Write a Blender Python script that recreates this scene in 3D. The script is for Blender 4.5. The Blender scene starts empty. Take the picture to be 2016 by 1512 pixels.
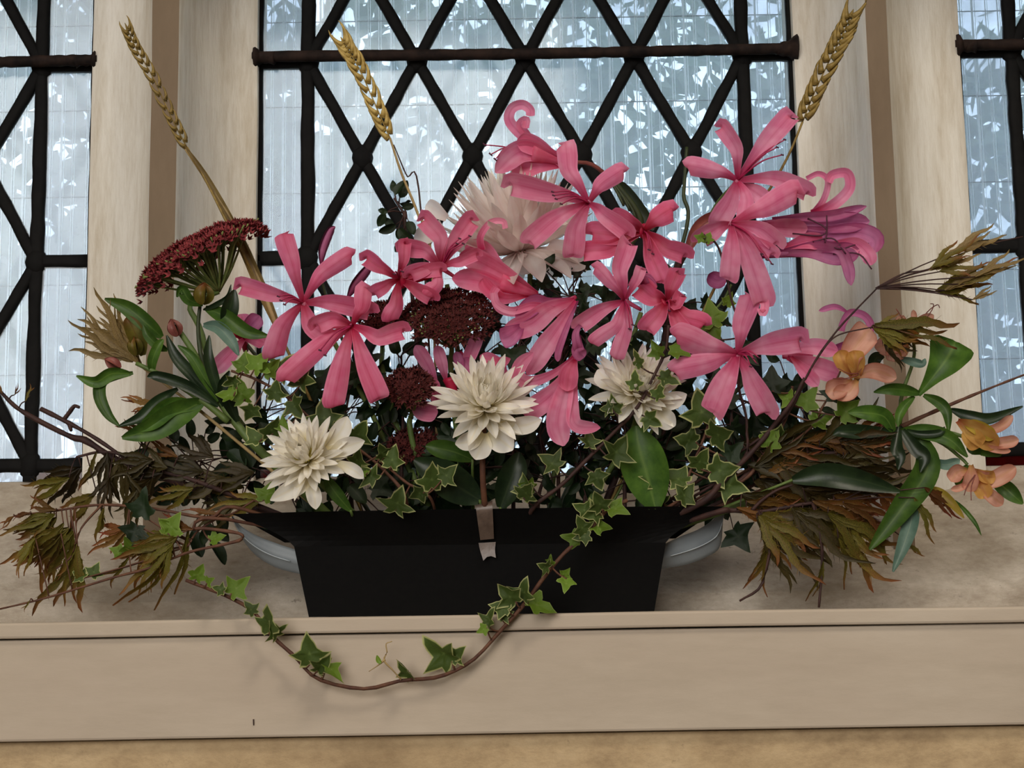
import bpy, math, random
from mathutils import Vector, Matrix, noise as mnoise
S = bpy.context.scene
COL = S.collection
# ---------------------------------------------------------------- camera, world, lights, exposure
CAM = Vector((0.0, -1.0, 0.0015))
RM = Matrix.Rotation(math.radians(90 + 8.5), 3, 'X') @ Matrix.Rotation(math.radians(-0.95), 3, 'Z')
cd = bpy.data.cameras.new('camera'); co = bpy.data.objects.new('camera', cd); COL.objects.link(co)
co.matrix_world = Matrix.Translation(CAM) @ RM.to_4x4()
cd.sensor_fit = 'HORIZONTAL'; cd.sensor_width = 36.0; cd.lens = 36.0 * 3000 / 2016
cd.clip_start = 0.02; cd.clip_end = 300
S.camera = co
W = bpy.data.worlds.new('sky'); S.world = W; W.use_nodes = True
_n = W.node_tree.nodes; _bg = _n['Background']
_sk = _n.new('ShaderNodeTexSky'); _sk.sky_type = 'NISHITA'; _sk.sun_disc = False
_sk.sun_elevation = math.radians(38); _sk.sun_rotation = math.radians(150); _sk.air_density = 1.0; _sk.dust_density = 4.0
_mx = _n.new('ShaderNodeMixRGB'); _mx.inputs[0].default_value = 0.74; _mx.inputs[2].default_value = (5.6, 5.8, 6.1, 1)
W.node_tree.links.new(_sk.outputs[0], _mx.inputs[1]); W.node_tree.links.new(_mx.outputs[0], _bg.inputs[0])
_bg.inputs[1].default_value = 0.98
def area(name, loc, rot, sx, sy, power, col):
    l = bpy.data.lights.new(name, 'AREA'); l.shape = 'RECTANGLE'; l.size = sx; l.size_y = sy; l.energy = power; l.color = col
    o = bpy.data.objects.new(name, l); COL.objects.link(o); o.location = loc; o.rotation_euler = rot
    return o
# daylight of the windows across the nave and the lamp hanging above the visitor
area('nave_window_light', (-1.2, -4.3, 1.2), (math.radians(80), 0, math.radians(-12)), 3.0, 2.2, 108, (1.0, .955, .90))
area('nave_lamp_light', (1.0, -1.6, 1.9), (math.radians(38), 0, math.radians(25)), 0.5, 0.5, 15, (1.0, .90, .76))
S.view_settings.view_transform = 'Standard'; S.view_settings.look = 'None'
S.view_settings.gamma = 1.0; S.view_settings.use_curve_mapping = False
S.view_settings.exposure = 0.38
# ---------------------------------------------------------------- helpers
def P(px, py, Y=0.0):
    """the world point seen at a photograph pixel on the upright plane y = Y"""
    d = RM @ Vector(((px - 1008) / 3000, (756 - py) / 3000, -1))
    return CAM + d * ((Y - CAM.y) / d.y)
def lin(r, g, b):
    f = lambda c: (c / 255 / 12.92) if c / 255 <= .04045 else ((c / 255 + .055) / 1.055) ** 2.4
    return (f(r), f(g), f(b), 1)
def tag(o, label=None, cat=None, group=None, kind=None):
    if label: o['label'] = label
    if cat: o['category'] = cat
    if group: o['group'] = group
    if kind: o['kind'] = kind
    return o
def mesh(name, verts, faces, mat=None, uvs=None, smooth=True):
    m = bpy.data.meshes.new(name); m.from_pydata([tuple(v) for v in verts], [], faces); m.validate()
    if uvs:
        ul = m.uv_layers.new(name='uv'); d = ul.data
        for l in m.loops: d[l.index].uv = uvs[l.vertex_index]
    if smooth: m.polygons.foreach_set('use_smooth', [True] * len(m.polygons))
    if mat: m.materials.append(mat)
    return m
class Thing:
    def __init__(s, name, label, cat, loc, group=None, kind=None):
        s.loc = Vector(loc); s.o = bpy.data.objects.new(name, None); COL.objects.link(s.o); s.o.location = s.loc
        s.o.empty_display_size = .01
        tag(s.o, label, cat, group, kind)
    def add(s, name, g, mat, parent=None, smooth=True, label=None, kind=None):
        v, f = g[0], g[1]; uv = g[2] if len(g) > 2 else None
        m = mesh(name, [Vector(p) - s.loc for p in v], f, mat, uv, smooth)
        return s.put(name, m, None, parent, label, kind)
    def put(s, name, m, M=None, parent=None, label=None, kind=None):
        o = bpy.data.objects.new(name, m); COL.objects.link(o); o.parent = parent or s.o
        if M is not None: o.matrix_local = Matrix.Translation(-s.loc) @ M
        tag(o, label, None, None, kind)
        return o
def solo(name, g, mat, label=None, cat=None, kind=None, smooth=False, group=None):
    v, f = g[0], g[1]; uv = g[2] if len(g) > 2 else None
    o = bpy.data.objects.new(name, mesh(name, v, f, mat, uv, smooth)); COL.objects.link(o)
    return tag(o, label, cat, group, kind)
def box(x0, x1, y0, y1, z0, z1):
    v = [(x, y, z) for z in (z0, z1) for y in (y0, y1) for x in (x0, x1)]
    return v, [(0, 2, 3, 1), (4, 5, 7, 6), (0, 1, 5, 4), (2, 6, 7, 3), (0, 4, 6, 2), (1, 3, 7, 5)]
def join(*gs):
    v, f, u = [], [], []
    for g in gs:
        b = len(v); v += list(g[0]); f += [tuple(i + b for i in q) for q in g[1]]
        u += list(g[2]) if len(g) > 2 else [(.5, .5)] * len(g[0])
    return v, f, u
def catmull(pts, n):
    pts = [Vector(p) for p in pts]
    if len(pts) == 2: return [pts[0].lerp(pts[1], i / (n - 1)) for i in range(n)]
    q = [pts[0] * 2 - pts[1]] + pts + [pts[-1] * 2 - pts[-2]]
    out, k = [], len(pts) - 1
    for i in range(n):
        t = i / (n - 1) * k; j = min(int(t), k - 1); t -= j
        a, b, c, d = q[j:j + 4]
        out.append(.5 * ((2 * b) + (c - a) * t + (2 * a - 5 * b + 4 * c - d) * t * t + (3 * b - a - 3 * c + d) * t ** 3))
    return out
def tube(pts, r0, r1=None, n=14, k=6, rough=0.0, cap=True):
    if r1 is None: r1 = r0
    c = catmull(pts, n); v, f, u = [], [], []
    up = Vector((.13, .2, .97))
    for i, p in enumerate(c):
        t = (c[min(i + 1, n - 1)] - c[max(i - 1, 0)]).normalized()
        a = t.cross(up if abs(t.dot(up)) < .95 else Vector((1, 0, 0))).normalized(); b = t.cross(a)
        r = r0 + (r1 - r0) * i / (n - 1)
        if rough: r *= 1 + rough * mnoise.noise(p * 160)
        for j in range(k):
            w = 2 * math.pi * j / k
            v.append(p + (a * math.cos(w) + b * math.sin(w)) * r); u.append((j / k, i / (n - 1)))
    for i in range(n - 1):
        for j in range(k):
            j2 = (j + 1) % k
            f.append((i * k + j, i * k + j2, (i + 1) * k + j2, (i + 1) * k + j))
    if cap: f.append(tuple(range(k - 1, -1, -1))); f.append(tuple((n - 1) * k + j for j in range(k)))
    return v, f, u
PROF = {  # width along the length
 'strap': lambda t: (.24 + .76 * math.sin(min(1, t / .62) * math.pi / 2) ** 1.3) * (1 if t < .74 else max(.02, 1 - ((t - .74) / .26) ** 2.0) ** .62),
 'point': lambda t: (.34 + .66 * min(1, t / .5)) * (1 if t < .6 else max(0, 1 - ((t - .6) / .4) ** 1.6)),
 'lance': lambda t: max(0.03, math.sin(math.pi * min(1, t * .93 + .05)) ** .75) * (1 - .15 * t),
 'blade': lambda t: (1 - t) ** .5 * (.55 + .45 * min(1, t * 5)),
 'even': lambda t: 1 - .25 * t,
 'round': lambda t: max(0.02, math.sin(math.pi * min(1, t ** .8 * .98 + .01)) ** .6),
 'mum': lambda t: (.42 + .58 * min(1, t / .4)) * (1 if t < .55 else max(.03, 1 - ((t - .55) / .45) ** 1.9) ** .8),
 'paddle': lambda t: (.10 + .90 * min(1, t / .8) ** 1.25) * (1 if t < .88 else max(.02, 1 - ((t - .88) / .12) ** 2) ** .5),
 'cone': lambda t: 1.0 - .72 * t,
}
def ribbon(pts, w, prof='strap', cup=.25, nu=4, n=14, twist=0.0, roll=0.0, wave=0.0, seed=0, notch=0.0, face=None):
    """a thin curved blade through world points; w = full width in metres"""
    c = catmull(pts, n); pf = PROF[prof]; v, f, u = [], [], []
    for i, p in enumerate(c):
        t = i / (n - 1)
        T = (c[min(i + 1, n - 1)] - c[max(i - 1, 0)]).normalized()
        N = face if face is not None else (CAM - p).normalized()
        Sd = T.cross(N)
        if Sd.length < .05: Sd = T.cross(Vector((.3, -.5, .8)))
        Sd.normalize(); N = Sd.cross(T).normalized()
        if N.dot(CAM - p) < 0 and face is None: N = -N
        a = roll + twist * t; ca, sa = math.cos(a), math.sin(a)
        S2 = Sd * ca + N * sa; N2 = N * ca - Sd * sa
        ww = w * pf(t)
        for j in range(nu + 1):
            s = j / nu * 2 - 1
            off = cup * ww * (s * s - .45)
            if wave: off += wave * ww * math.sin(t * 9 + seed + (1.8 if s > 0 else 0)) * abs(s)
            q = p + S2 * (s * ww * .5) + N2 * off
            if notch and i == n - 1: q = q + T * notch * w * (abs(s) - .5)
            v.append(q); u.append(((s + 1) / 2, t))
    m = nu + 1
    for i in range(n - 1):
        for j in range(nu): f.append((i * m + j, i * m + j + 1, (i + 1) * m + j + 1, (i + 1) * m + j))
    return v, f, u
PX = 1 / 3000   # metres per photograph pixel at y = 0
# ---------------------------------------------------------------- materials
def nmat(name):
    m = bpy.data.materials.new(name); m.use_nodes = True; nt = m.node_tree; nt.nodes.clear()
    out = nt.nodes.new('ShaderNodeOutputMaterial')
    return m, nt, out
def N(nt, t, **kw):
    n = nt.nodes.new(t)
    for k, v in kw.items():
        if k.startswith('i_'): n.inputs[int(k[2:])].default_value = v
        else: setattr(n, k, v)
    return n
def coords(nt, scale, kind='Object'):
    tc = N(nt, 'ShaderNodeTexCoord'); mp = N(nt, 'ShaderNodeMapping'); mp.inputs[3].default_value = scale
    nt.links.new(tc.outputs[kind], mp.inputs[0]); return mp.outputs[0]
def noise(nt, vec, sc, det=6, ro=.6):
    n = N(nt, 'ShaderNodeTexNoise'); n.inputs['Scale'].default_value = sc; n.inputs['Detail'].default_value = det; n.inputs['Roughness'].default_value = ro
    nt.links.new(vec, n.inputs['Vector']); return n.outputs[0]
def ramp(nt, fac, stops):
    r = N(nt, 'ShaderNodeValToRGB'); e = r.color_ramp.elements
    while len(e) < len(stops): e.new(.5)
    for i, (p, c) in enumerate(stops): e[i].position = p; e[i].color = c
    nt.links.new(fac, r.inputs[0]); return r.outputs[0]
def mix(nt, fac, a, b, mode='MIX'):
    m = N(nt, 'ShaderNodeMixRGB', blend_type=mode)
    for i, x in ((0, fac), (1, a), (2, b)):
        if isinstance(x, (int, float)): m.inputs[i].default_value = x
        elif isinstance(x, tuple): m.inputs[i].default_value = x
        else: nt.links.new(x, m.inputs[i])
    return m.outputs[0]
def bump(nt, h, st, dist=.002):
    b = N(nt, 'ShaderNodeBump'); b.inputs['Strength'].default_value = st; b.inputs['Distance'].default_value = dist
    nt.links.new(h, b.inputs['Height']); return b.outputs[0]
def princ(nt, out, col, rough=.6, metal=0, nrm=None, spec=.4):
    b = N(nt, 'ShaderNodeBsdfPrincipled'); b.inputs['Roughness'].default_value = rough; b.inputs['Metallic'].default_value = metal
    b.inputs['Specular IOR Level'].default_value = spec
    if isinstance(col, tuple): b.inputs['Base Color'].default_value = col
    else: nt.links.new(col, b.inputs['Base Color'])
    if nrm is not None: nt.links.new(nrm, b.inputs['Normal'])
    nt.links.new(b.outputs[0], out.inputs[0]); return b
def stone(name, base, dark, light, sc=14, streak=(1, 1, 1), pits=0.0, bst=.35, stain=None):
    m, nt, out = nmat(name); v = coords(nt, streak)
    n1 = noise(nt, v, sc); n2 = noise(nt, v, sc * 7, 5, .7); n3 = noise(nt, v, sc * .35, 3)
    c = ramp(nt, n1, [(.3, dark), (.5, base), (.72, light)])
    c = mix(nt, .35, c, ramp(nt, n2, [(.3, dark), (.55, base), (.8, light)]))
    if stain: c = mix(nt, ramp(nt, n3, [(.5, (0, 0, 0, 1)), (.68, (.7, .7, .7, 1))]), c, stain)
    if pits:
        vo = noise(nt, coords(nt, (1, 1, 1)), 120, 8, .75); pit = ramp(nt, vo, [(.30, (1, 1, 1, 1)), (.40, (0, 0, 0, 1))])
        gate = ramp(nt, n1, [(.42, (0, 0, 0, 1)), (.6, (pits, pits, pits, 1))])
        c = mix(nt, mix(nt, 1.0, pit, gate, 'MULTIPLY'), c, tuple(x * .25 for x in dark[:3]) + (1,))
    princ(nt, out, c, .85, nrm=bump(nt, n2, bst, .0012), spec=.2)
    return m
M_mull = stone('limewashed_stone', lin(224, 220, 210), lin(186, 174, 154), lin(240, 238, 232), 34, (1, 1, .14), bst=.5)
M_face = stone('tan_stone_face', lin(122, 106, 88), lin(110, 96, 79), lin(132, 116, 98), 12, (1, 1, .3), bst=.25)  # flat mullion front, coloured a darker tan than the hollows
M_sill = stone('sill_stone', lin(182, 172, 158), lin(140, 128, 112), lin(214, 206, 194), 22, (1, 1, 2), pits=1.0, bst=.8, stain=lin(150, 138, 120))
M_board = stone('cream_painted_board', lin(188, 175, 158), lin(174, 161, 144), lin(198, 186, 170), 10, (.5, 1, 2.2), bst=.12, stain=lin(178, 163, 147))
M_wall = stone('ochre_plaster', lin(190, 166, 130), lin(140, 118, 90), lin(214, 192, 156), 14, (1, 1, 1.6), pits=.5, bst=.7, stain=lin(165, 142, 108))
def simple(name, c, rough=.7, metal=0, c2=None, sc=60, bst=0, spec=.4, st=(1, 1, 1)):
    m, nt, out = nmat(name)
    col = lin(*c); nr = None
    if c2 is not None or bst:
        n1 = noise(nt, coords(nt, st), sc)
        if c2 is not None: col = ramp(nt, n1, [(.35, lin(*c)), (.65, lin(*c2))])
        if bst: nr = bump(nt, n1, bst, .001)
    princ(nt, out, col, rough, metal, nr, spec); return m
M_lead = simple('dark_lead', (9, 9, 10), .75, .0, (17, 17, 17), 90, .5, .15)
M_iron = simple('rusty_iron', (20, 16, 16), .8, 0, (48, 36, 31), 70, .9, .15)
M_black = simple('black_satin_plastic', (5, 5, 6), .6, 0, (8, 8, 8), 300, .05, .12)
M_grey = simple('grey_plastic', (122, 130, 136), .5, 0, (132, 140, 145), 40, .05)
M_tape = simple('brown_tape', (100, 84, 74), .35, 0, (74, 60, 52), 120, .3, .6)
M_room = simple('nave_plaster', (150, 138, 120), .9)
M_floor = simple('nave_floor', (92, 80, 68), .8)
M_foam = simple('wet_floral_foam', (28, 44, 26), .95, 0, (18, 30, 18), 200, .4)
def glassy(name, tint, dirt, dcol, sc, st=(1, 1, 1)):
    """clear or grimy sheet: straight see-through, a thin milky film that scatters daylight, a faint gloss"""
    m, nt, out = nmat(name)
    tr = N(nt, 'ShaderNodeBsdfTransparent'); tr.inputs[0].default_value = tint
    tl = N(nt, 'ShaderNodeBsdfTranslucent'); tl.inputs[0].default_value = dcol
    df = N(nt, 'ShaderNodeBsdfDiffuse'); df.inputs[0].default_value = dcol
    a1 = N(nt, 'ShaderNodeMixShader'); a1.inputs[0].default_value = .3
    nt.links.new(tl.outputs[0], a1.inputs[1]); nt.links.new(df.outputs[0], a1.inputs[2])
    v = coords(nt, st); n1 = noise(nt, v, sc, 7, .65)
    r = ramp(nt, n1, [(.3, (dirt[0],) * 3 + (1,)), (.7, (dirt[1],) * 3 + (1,))])
    m1 = N(nt, 'ShaderNodeMixShader'); nt.links.new(r, m1.inputs[0]); nt.links.new(tr.outputs[0], m1.inputs[1]); nt.links.new(a1.outputs[0], m1.inputs[2])
    gl = N(nt, 'ShaderNodeBsdfGlossy'); gl.inputs['Roughness'].default_value = .08
    m2 = N(nt, 'ShaderNodeMixShader'); m2.inputs[0].default_value = .03
    nt.links.new(m1.outputs[0], m2.inputs[1]); nt.links.new(gl.outputs[0], m2.inputs[2]); nt.links.new(m2.outputs[0], out.inputs[0])
    return m
M_pane = glassy('old_clear_glass', (.93, .96, .98, 1), (.01, .16), (.62, .67, .72, 1), 26)
M_pane_d = glassy('grimy_glass', (.90, .93, .96, 1), (.06, .34), (.62, .67, .74, 1), 22)
M_red = glassy('ruby_glass', (.20, .006, .010, 1), (.05, .35), (.22, .012, .02, 1), 60)
M_sheet = glassy('twinwall_sheet', (.86, .89, .92, 1), (.10, .42), (.42, .46, .50, 1), 11, (1, 1, .55))
M_rib = glassy('sheet_rib', (.98, .99, 1, 1), (.92, .99), (.96, .98, 1, 1), 200)
def petalmat(name, base, deep, pale, edge=None, trans=.5, streaks=14, rough=.45, basefade=.30):
    m, nt, out = nmat(name)
    tc = N(nt, 'ShaderNodeTexCoord'); sp = N(nt, 'ShaderNodeSeparateXYZ'); nt.links.new(tc.outputs['UV'], sp.inputs[0])
    # veins run along the petal; the midrib and the base are deeper
    ab = N(nt, 'ShaderNodeMath', operation='SUBTRACT'); nt.links.new(sp.outputs[0], ab.inputs[0]); ab.inputs[1].default_value = .5
    aa = N(nt, 'ShaderNodeMath', operation='ABSOLUTE'); nt.links.new(ab.outputs[0], aa.inputs[0])
    mid = ramp(nt, aa.outputs[0], [(.0, (.34,) * 3 + (1,)), (.13, (0, 0, 0, 1))])
    bas = ramp(nt, sp.outputs[1], [(.0, (1, 1, 1, 1)), (basefade, (0, 0, 0, 1))])
    mp = N(nt, 'ShaderNodeMapping'); mp.inputs[3].default_value = (1, .10, 1); nt.links.new(tc.outputs['UV'], mp.inputs[0])
    vn = noise(nt, mp.outputs[0], streaks, 3)
    c = mix(nt, .38, base, ramp(nt, vn, [(.34, pale), (.64, base)])); bl = noise(nt, coords(nt, (1, 1, 1)), 70, 2); c = mix(nt, ramp(nt, bl, [(.42, (0, 0, 0, 1)), (.70, (.75,) * 3 + (1,))]), c, pale)
    c = mix(nt, mid, c, deep); c = mix(nt, bas, c, deep)
    if edge is not None: c = mix(nt, ramp(nt, aa.outputs[0], [(.40, (0, 0, 0, 1)), (.5, (.6, .6, .6, 1))]), c, edge)
    oi = N(nt, 'ShaderNodeObjectInfo'); hs = N(nt, 'ShaderNodeHueSaturation')
    mr = N(nt, 'ShaderNodeMapRange'); mr.inputs[3].default_value = .86; mr.inputs[4].default_value = 1.12
    nt.links.new(oi.outputs['Random'], mr.inputs[0]); nt.links.new(mr.outputs[0], hs.inputs['Value']); nt.links.new(c, hs.inputs['Color']); c = hs.outputs[0]
    b = N(nt, 'ShaderNodeBsdfPrincipled'); b.inputs['Roughness'].default_value = rough; b.inputs['Specular IOR Level'].default_value = .3
    nt.links.new(c, b.inputs['Base Color']); nt.links.new(bump(nt, vn, .25, .0006), b.inputs['Normal'])
    t = N(nt, 'ShaderNodeBsdfTranslucent'); nt.links.new(c, t.inputs[0])
    ms = N(nt, 'ShaderNodeMixShader'); ms.inputs[0].default_value = trans
    nt.links.new(b.outputs[0], ms.inputs[1]); nt.links.new(t.outputs[0], ms.inputs[2]); nt.links.new(ms.outputs[0], out.inputs[0])
    return m
M_pink = petalmat('nerine_petal', lin(234, 118, 160), lin(196, 36, 92), lin(250, 174, 202), lin(244, 164, 200))
M_pinkr = petalmat('nerine_petal_rosy', lin(234, 104, 146), lin(196, 26, 72), lin(250, 156, 186), lin(244, 150, 186))
M_pinkt = petalmat('nerine_petal_red_base', lin(230, 96, 136), lin(176, 10, 40), lin(246, 140, 174), lin(242, 140, 178), basefade=.52)
M_mauve = petalmat('nerine_petal_fading', lin(196, 98, 146), lin(140, 40, 92), lin(222, 144, 188), lin(150, 60, 120))
M_throat = petalmat('nerine_throat', lin(176, 22, 56), lin(140, 10, 34), lin(196, 40, 80), trans=.2)
M_white = petalmat('white_mum_petal', lin(248, 243, 230), lin(236, 224, 180), lin(253, 251, 246), trans=.4, basefade=.5)
M_whiteb = petalmat('white_mum_petal_blush', lin(244, 234, 228), lin(234, 214, 206), lin(252, 246, 242), trans=.5)
M_yel = petalmat('mum_heart', lin(222, 208, 92), lin(200, 190, 60), lin(238, 226, 130), trans=.3)
M_peach = petalmat('peach_petal', lin(214, 150, 126), lin(190, 140, 70), lin(236, 190, 170), lin(186, 96, 76), trans=.4, streaks=22)
M_peachy = petalmat('golden_peach_petal', lin(196, 140, 76), lin(160, 76, 50), lin(222, 184, 104), trans=.4, streaks=40)
def leafmat(name, base, pale, vein, edge=None, ew=.38, trans=.3, rough=.45, var=.25, tip=None, hue=.0):
    m, nt, out = nmat(name)
    tc = N(nt, 'ShaderNodeTexCoord'); sp = N(nt, 'ShaderNodeSeparateXYZ'); nt.links.new(tc.outputs['UV'], sp.inputs[0])
    n1 = noise(nt, coords(nt, (1, 1, 1)), 90, 5); c = ramp(nt, n1, [(.35, base), (.7, pale)])
    ab = N(nt, 'ShaderNodeMath', operation='SUBTRACT'); nt.links.new(sp.outputs[0], ab.inputs[0]); ab.inputs[1].default_value = .5
    aa = N(nt, 'ShaderNodeMath', operation='ABSOLUTE'); nt.links.new(ab.outputs[0], aa.inputs[0])
    c = mix(nt, ramp(nt, aa.outputs[0], [(.0, (.8,) * 3 + (1,)), (.06, (0, 0, 0, 1))]), c, vein)
    if edge is not None: c = mix(nt, ramp(nt, aa.outputs[0], [(ew, (0, 0, 0, 1)), (ew + .06, (1, 1, 1, 1))]), c, edge)
    if tip is not None: c = mix(nt, ramp(nt, sp.outputs[1], [(.55, (0, 0, 0, 1)), (.95, (1, 1, 1, 1))]), c, tip)
    oi = N(nt, 'ShaderNodeObjectInfo'); hs = N(nt, 'ShaderNodeHueSaturation')
    mr = N(nt, 'ShaderNodeMapRange'); mr.inputs[3].default_value = 1 - var; mr.inputs[4].default_value = 1 + var
    nt.links.new(oi.outputs['Random'], mr.inputs[0]); nt.links.new(mr.outputs[0], hs.inputs['Value']); nt.links.new(c, hs.inputs['Color'])
    if hue:
        mh = N(nt, 'ShaderNodeMapRange'); mh.inputs[3].default_value = .5 - hue; mh.inputs[4].default_value = .5 + hue
        mm = N(nt, 'ShaderNodeMath', operation='FRACT'); m7 = N(nt, 'ShaderNodeMath', operation='MULTIPLY'); m7.inputs[1].default_value = 7.3
        nt.links.new(oi.outputs['Random'], m7.inputs[0]); nt.links.new(m7.outputs[0], mm.inputs[0]); nt.links.new(mm.outputs[0], mh.inputs[0]); nt.links.new(mh.outputs[0], hs.inputs['Hue'])
    c = hs.outputs[0]
    b = N(nt, 'ShaderNodeBsdfPrincipled'); b.inputs['Roughness'].default_value = rough; b.inputs['Specular IOR Level'].default_value = .35
    nt.links.new(c, b.inputs['Base Color']); nt.links.new(bump(nt, n1, .3, .0008), b.inputs['Normal'])
    t = N(nt, 'ShaderNodeBsdfTranslucent'); nt.links.new(c, t.inputs[0])
    ms = N(nt, 'ShaderNodeMixShader'); ms.inputs[0].default_value = trans
    nt.links.new(b.outputs[0], ms.inputs[1]); nt.links.new(t.outputs[0], ms.inputs[2]); nt.links.new(ms.outputs[0], out.inputs[0])
    return m
M_ivy = leafmat('variegated_ivy', lin(52, 74, 32), lin(90, 108, 46), lin(110, 130, 70), lin(176, 180, 120), .39)
M_ivyg = leafmat('bright_ivy', lin(84, 116, 32), lin(122, 150, 50), lin(130, 150, 80), lin(160, 178, 96), .44)
M_green = leafmat('green_leaf', lin(52, 84, 28), lin(82, 116, 40), lin(100, 128, 56), trans=.3)
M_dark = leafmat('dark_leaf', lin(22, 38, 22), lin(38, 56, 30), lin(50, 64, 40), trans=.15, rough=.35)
M_blueg = leafmat('blue_green_leaf', lin(74, 100, 88), lin(96, 122, 108), lin(110, 130, 110), trans=.2)
M_maple = leafmat('rusty_maple', lin(82, 78, 28), lin(136, 124, 46), lin(120, 90, 40), None, .4, trans=.4, var=.3, tip=lin(132, 84, 42), hue=.015)
M_mapler = leafmat('red_brown_maple', lin(96, 62, 28), lin(132, 96, 42), lin(110, 56, 30), trans=.35, var=.35, tip=lin(138, 72, 44), hue=.015)
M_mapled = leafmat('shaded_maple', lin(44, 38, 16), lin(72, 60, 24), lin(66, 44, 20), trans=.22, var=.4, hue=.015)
M_tanleaf = leafmat('tan_leaf', lin(128, 106, 62), lin(164, 140, 90), lin(120, 90, 50), trans=.35, var=.2)
M_gold = leafmat('yellowing_leaf', lin(150, 130, 44), lin(190, 166, 70), lin(170, 120, 50), trans=.4)
M_bud = leafmat('ruddy_bud', lin(116, 62, 58), lin(150, 90, 78), lin(90, 40, 40), trans=.15)
M_sed = simple('maroon_floret', (92, 26, 34), .8, 0, (146, 54, 56), 400, 0)
M_sedd = simple('dark_maroon_floret', (58, 12, 14), .8, 0, (88, 28, 22), 400, 0)
M_sgreen = simple('sedum_green', (96, 112, 54), .7, 0, (130, 140, 80), 150)
M_stem = simple('green_stem', (74, 96, 44), .55, 0, (96, 116, 56), 60, .1)
M_stemd = simple('dark_green_stem', (34, 46, 24), .55, 0, (52, 62, 30), 60, .1)
M_twig = simple('brown_twig', (74, 44, 34), .7, 0, (104, 68, 48), 120, .4)
M_twigd = simple('dark_twig', (44, 26, 26), .7, 0, (66, 40, 34), 120, .4)
M_straw = simple('straw', (146, 122, 78), .6, 0, (176, 152, 104), 90, .2)
M_ear = simple('ripe_wheat', (150, 124, 58), .6, 0, (190, 164, 96), 220, .3)
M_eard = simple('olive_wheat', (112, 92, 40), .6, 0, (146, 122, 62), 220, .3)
M_stam = simple('stamen', (160, 36, 80), .5)
M_anth = simple('dark_anther', (70, 24, 46), .6)
M_crown = leafmat('tree_leaf', lin(40, 54, 36), lin(74, 90, 58), lin(60, 80, 44), trans=.3, var=.4)
M_lawn = simple('lawn', (80, 104, 60), .9, 0, (110, 130, 80), 3)
M_wound = simple('pale_bark', (120, 110, 96), .9)
# ---------------------------------------------------------------- building
YG, YM = 0.18, 0.09            # glass plane, mullion front
gx = lambda px, Y, py=300: P(px, py, Y).x
GL = [(-.62, gx(186, YG)), (gx(510, YG), gx(1566, YG)), (gx(1893, YG), .66)]      # the three lights
ZB = P(60, 948, YG).z                                                            # foot of the glass
ZT = .62
def mullion(nm, gl, fl, fr, gr, label):
    """stone post with hollow chamfers either side of a flat face"""
    pts = [(gl, YG + .03), (gl, YG - .012)]
    k = 9
    def hollow(a, b, ya, yb):       # quarter hollow from (a, ya) at the glass to (b, yb) at the arris
        return [(b + (a - b) * math.cos(t) ** 1.0, ya + (yb - ya) * math.sin(t)) for t in [math.pi / 2 * i / k for i in range(1, k + 1)]]
    e = .003
    def arc(x0, y0, x1, y1):
        out = []
        for i in range(k + 1):
            t = math.pi / 2 * i / k
            out.append((x0 + (x1 - x0) * math.sin(t), y0 + (y1 - y0) * (1 - math.cos(t))))
        return out
    pts += arc(gl + e, YG - .014, fl, YM + .004) + [(fl + .0015, YM)]
    pts += [(fr - .0015, YM)] + arc(gr - e, YG - .014, fr, YM + .004)[::-1] + [(gr, YG - .012), (gr, YG + .03)]
    nz = 60; v = []; f = []; m = len(pts)
    for j in range(nz + 1):
        z = -.02 + (ZT + .02) * j / nz
        for i, (x, y) in enumerate(pts):
            w = mnoise.noise(Vector((x * 30, y * 30, z * 9))) * .0011
            v.append((x + w, y + w * .6, z))
    for j in range(nz):
        for i in range(m - 1): f.append((j * m + i, j * m + i + 1, (j + 1) * m + i + 1, (j + 1) * m + i))
        f.append((j * m + m - 1, j * m, (j + 1) * m, (j + 1) * m + m - 1))
    o = solo(nm, (v, f), M_mull, label, 'mullion', 'structure', True)
    o.data.set_sharp_from_angle(angle=.6)
    o.data.materials.append(M_face)
    ia = [i for i in range(m - 1) if pts[i][1] == YM and pts[i + 1][1] == YM][0]
    for pl_ in o.data.polygons:
        if pl_.index % m == ia: pl_.material_index = 1
mullion('trim_1', GL[0][1], gx(291, YM), gx(351, YM), GL[1][0], 'pale stone mullion with hollow chamfers at the left of the flowers, between two leaded lights')
mullion('trim_2', GL[1][1], gx(1714, YM), gx(1764, YM), GL[2][0], 'pale stone mullion with hollow chamfers at the right of the flowers, between two leaded lights')
# sill: short upright nose, then the weathered slope up to the glass
sec = [(.052, -.01), (.052, .012), (.056, .016), (.075, .029), (.10, .049), (.13, .070), (.16, .089), (YG, ZB), (YG + .05, ZB), (YG + .05, -.01)]
nx = 160; v = []; f = []; m = len(sec)
for i in range(nx + 1):
    x = -.62 + 1.28 * i / nx
    for j, (y, z) in enumerate(sec):
        d = mnoise.noise(Vector((x * 22, y * 60, 1.3))) * .0022 if 1 < j < 7 else 0
        v.append((x, y, z + d))
for i in range(nx):
    for j in range(m): f.append((i * m + j, i * m + (j + 1) % m, (i + 1) * m + (j + 1) % m, (i + 1) * m + j))
o = solo('trim_3', (v, f), M_sill, 'weathered sloping stone window sill behind the black trough', 'sill', 'structure', True)
o.data.set_sharp_from_angle(angle=.7)
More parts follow.
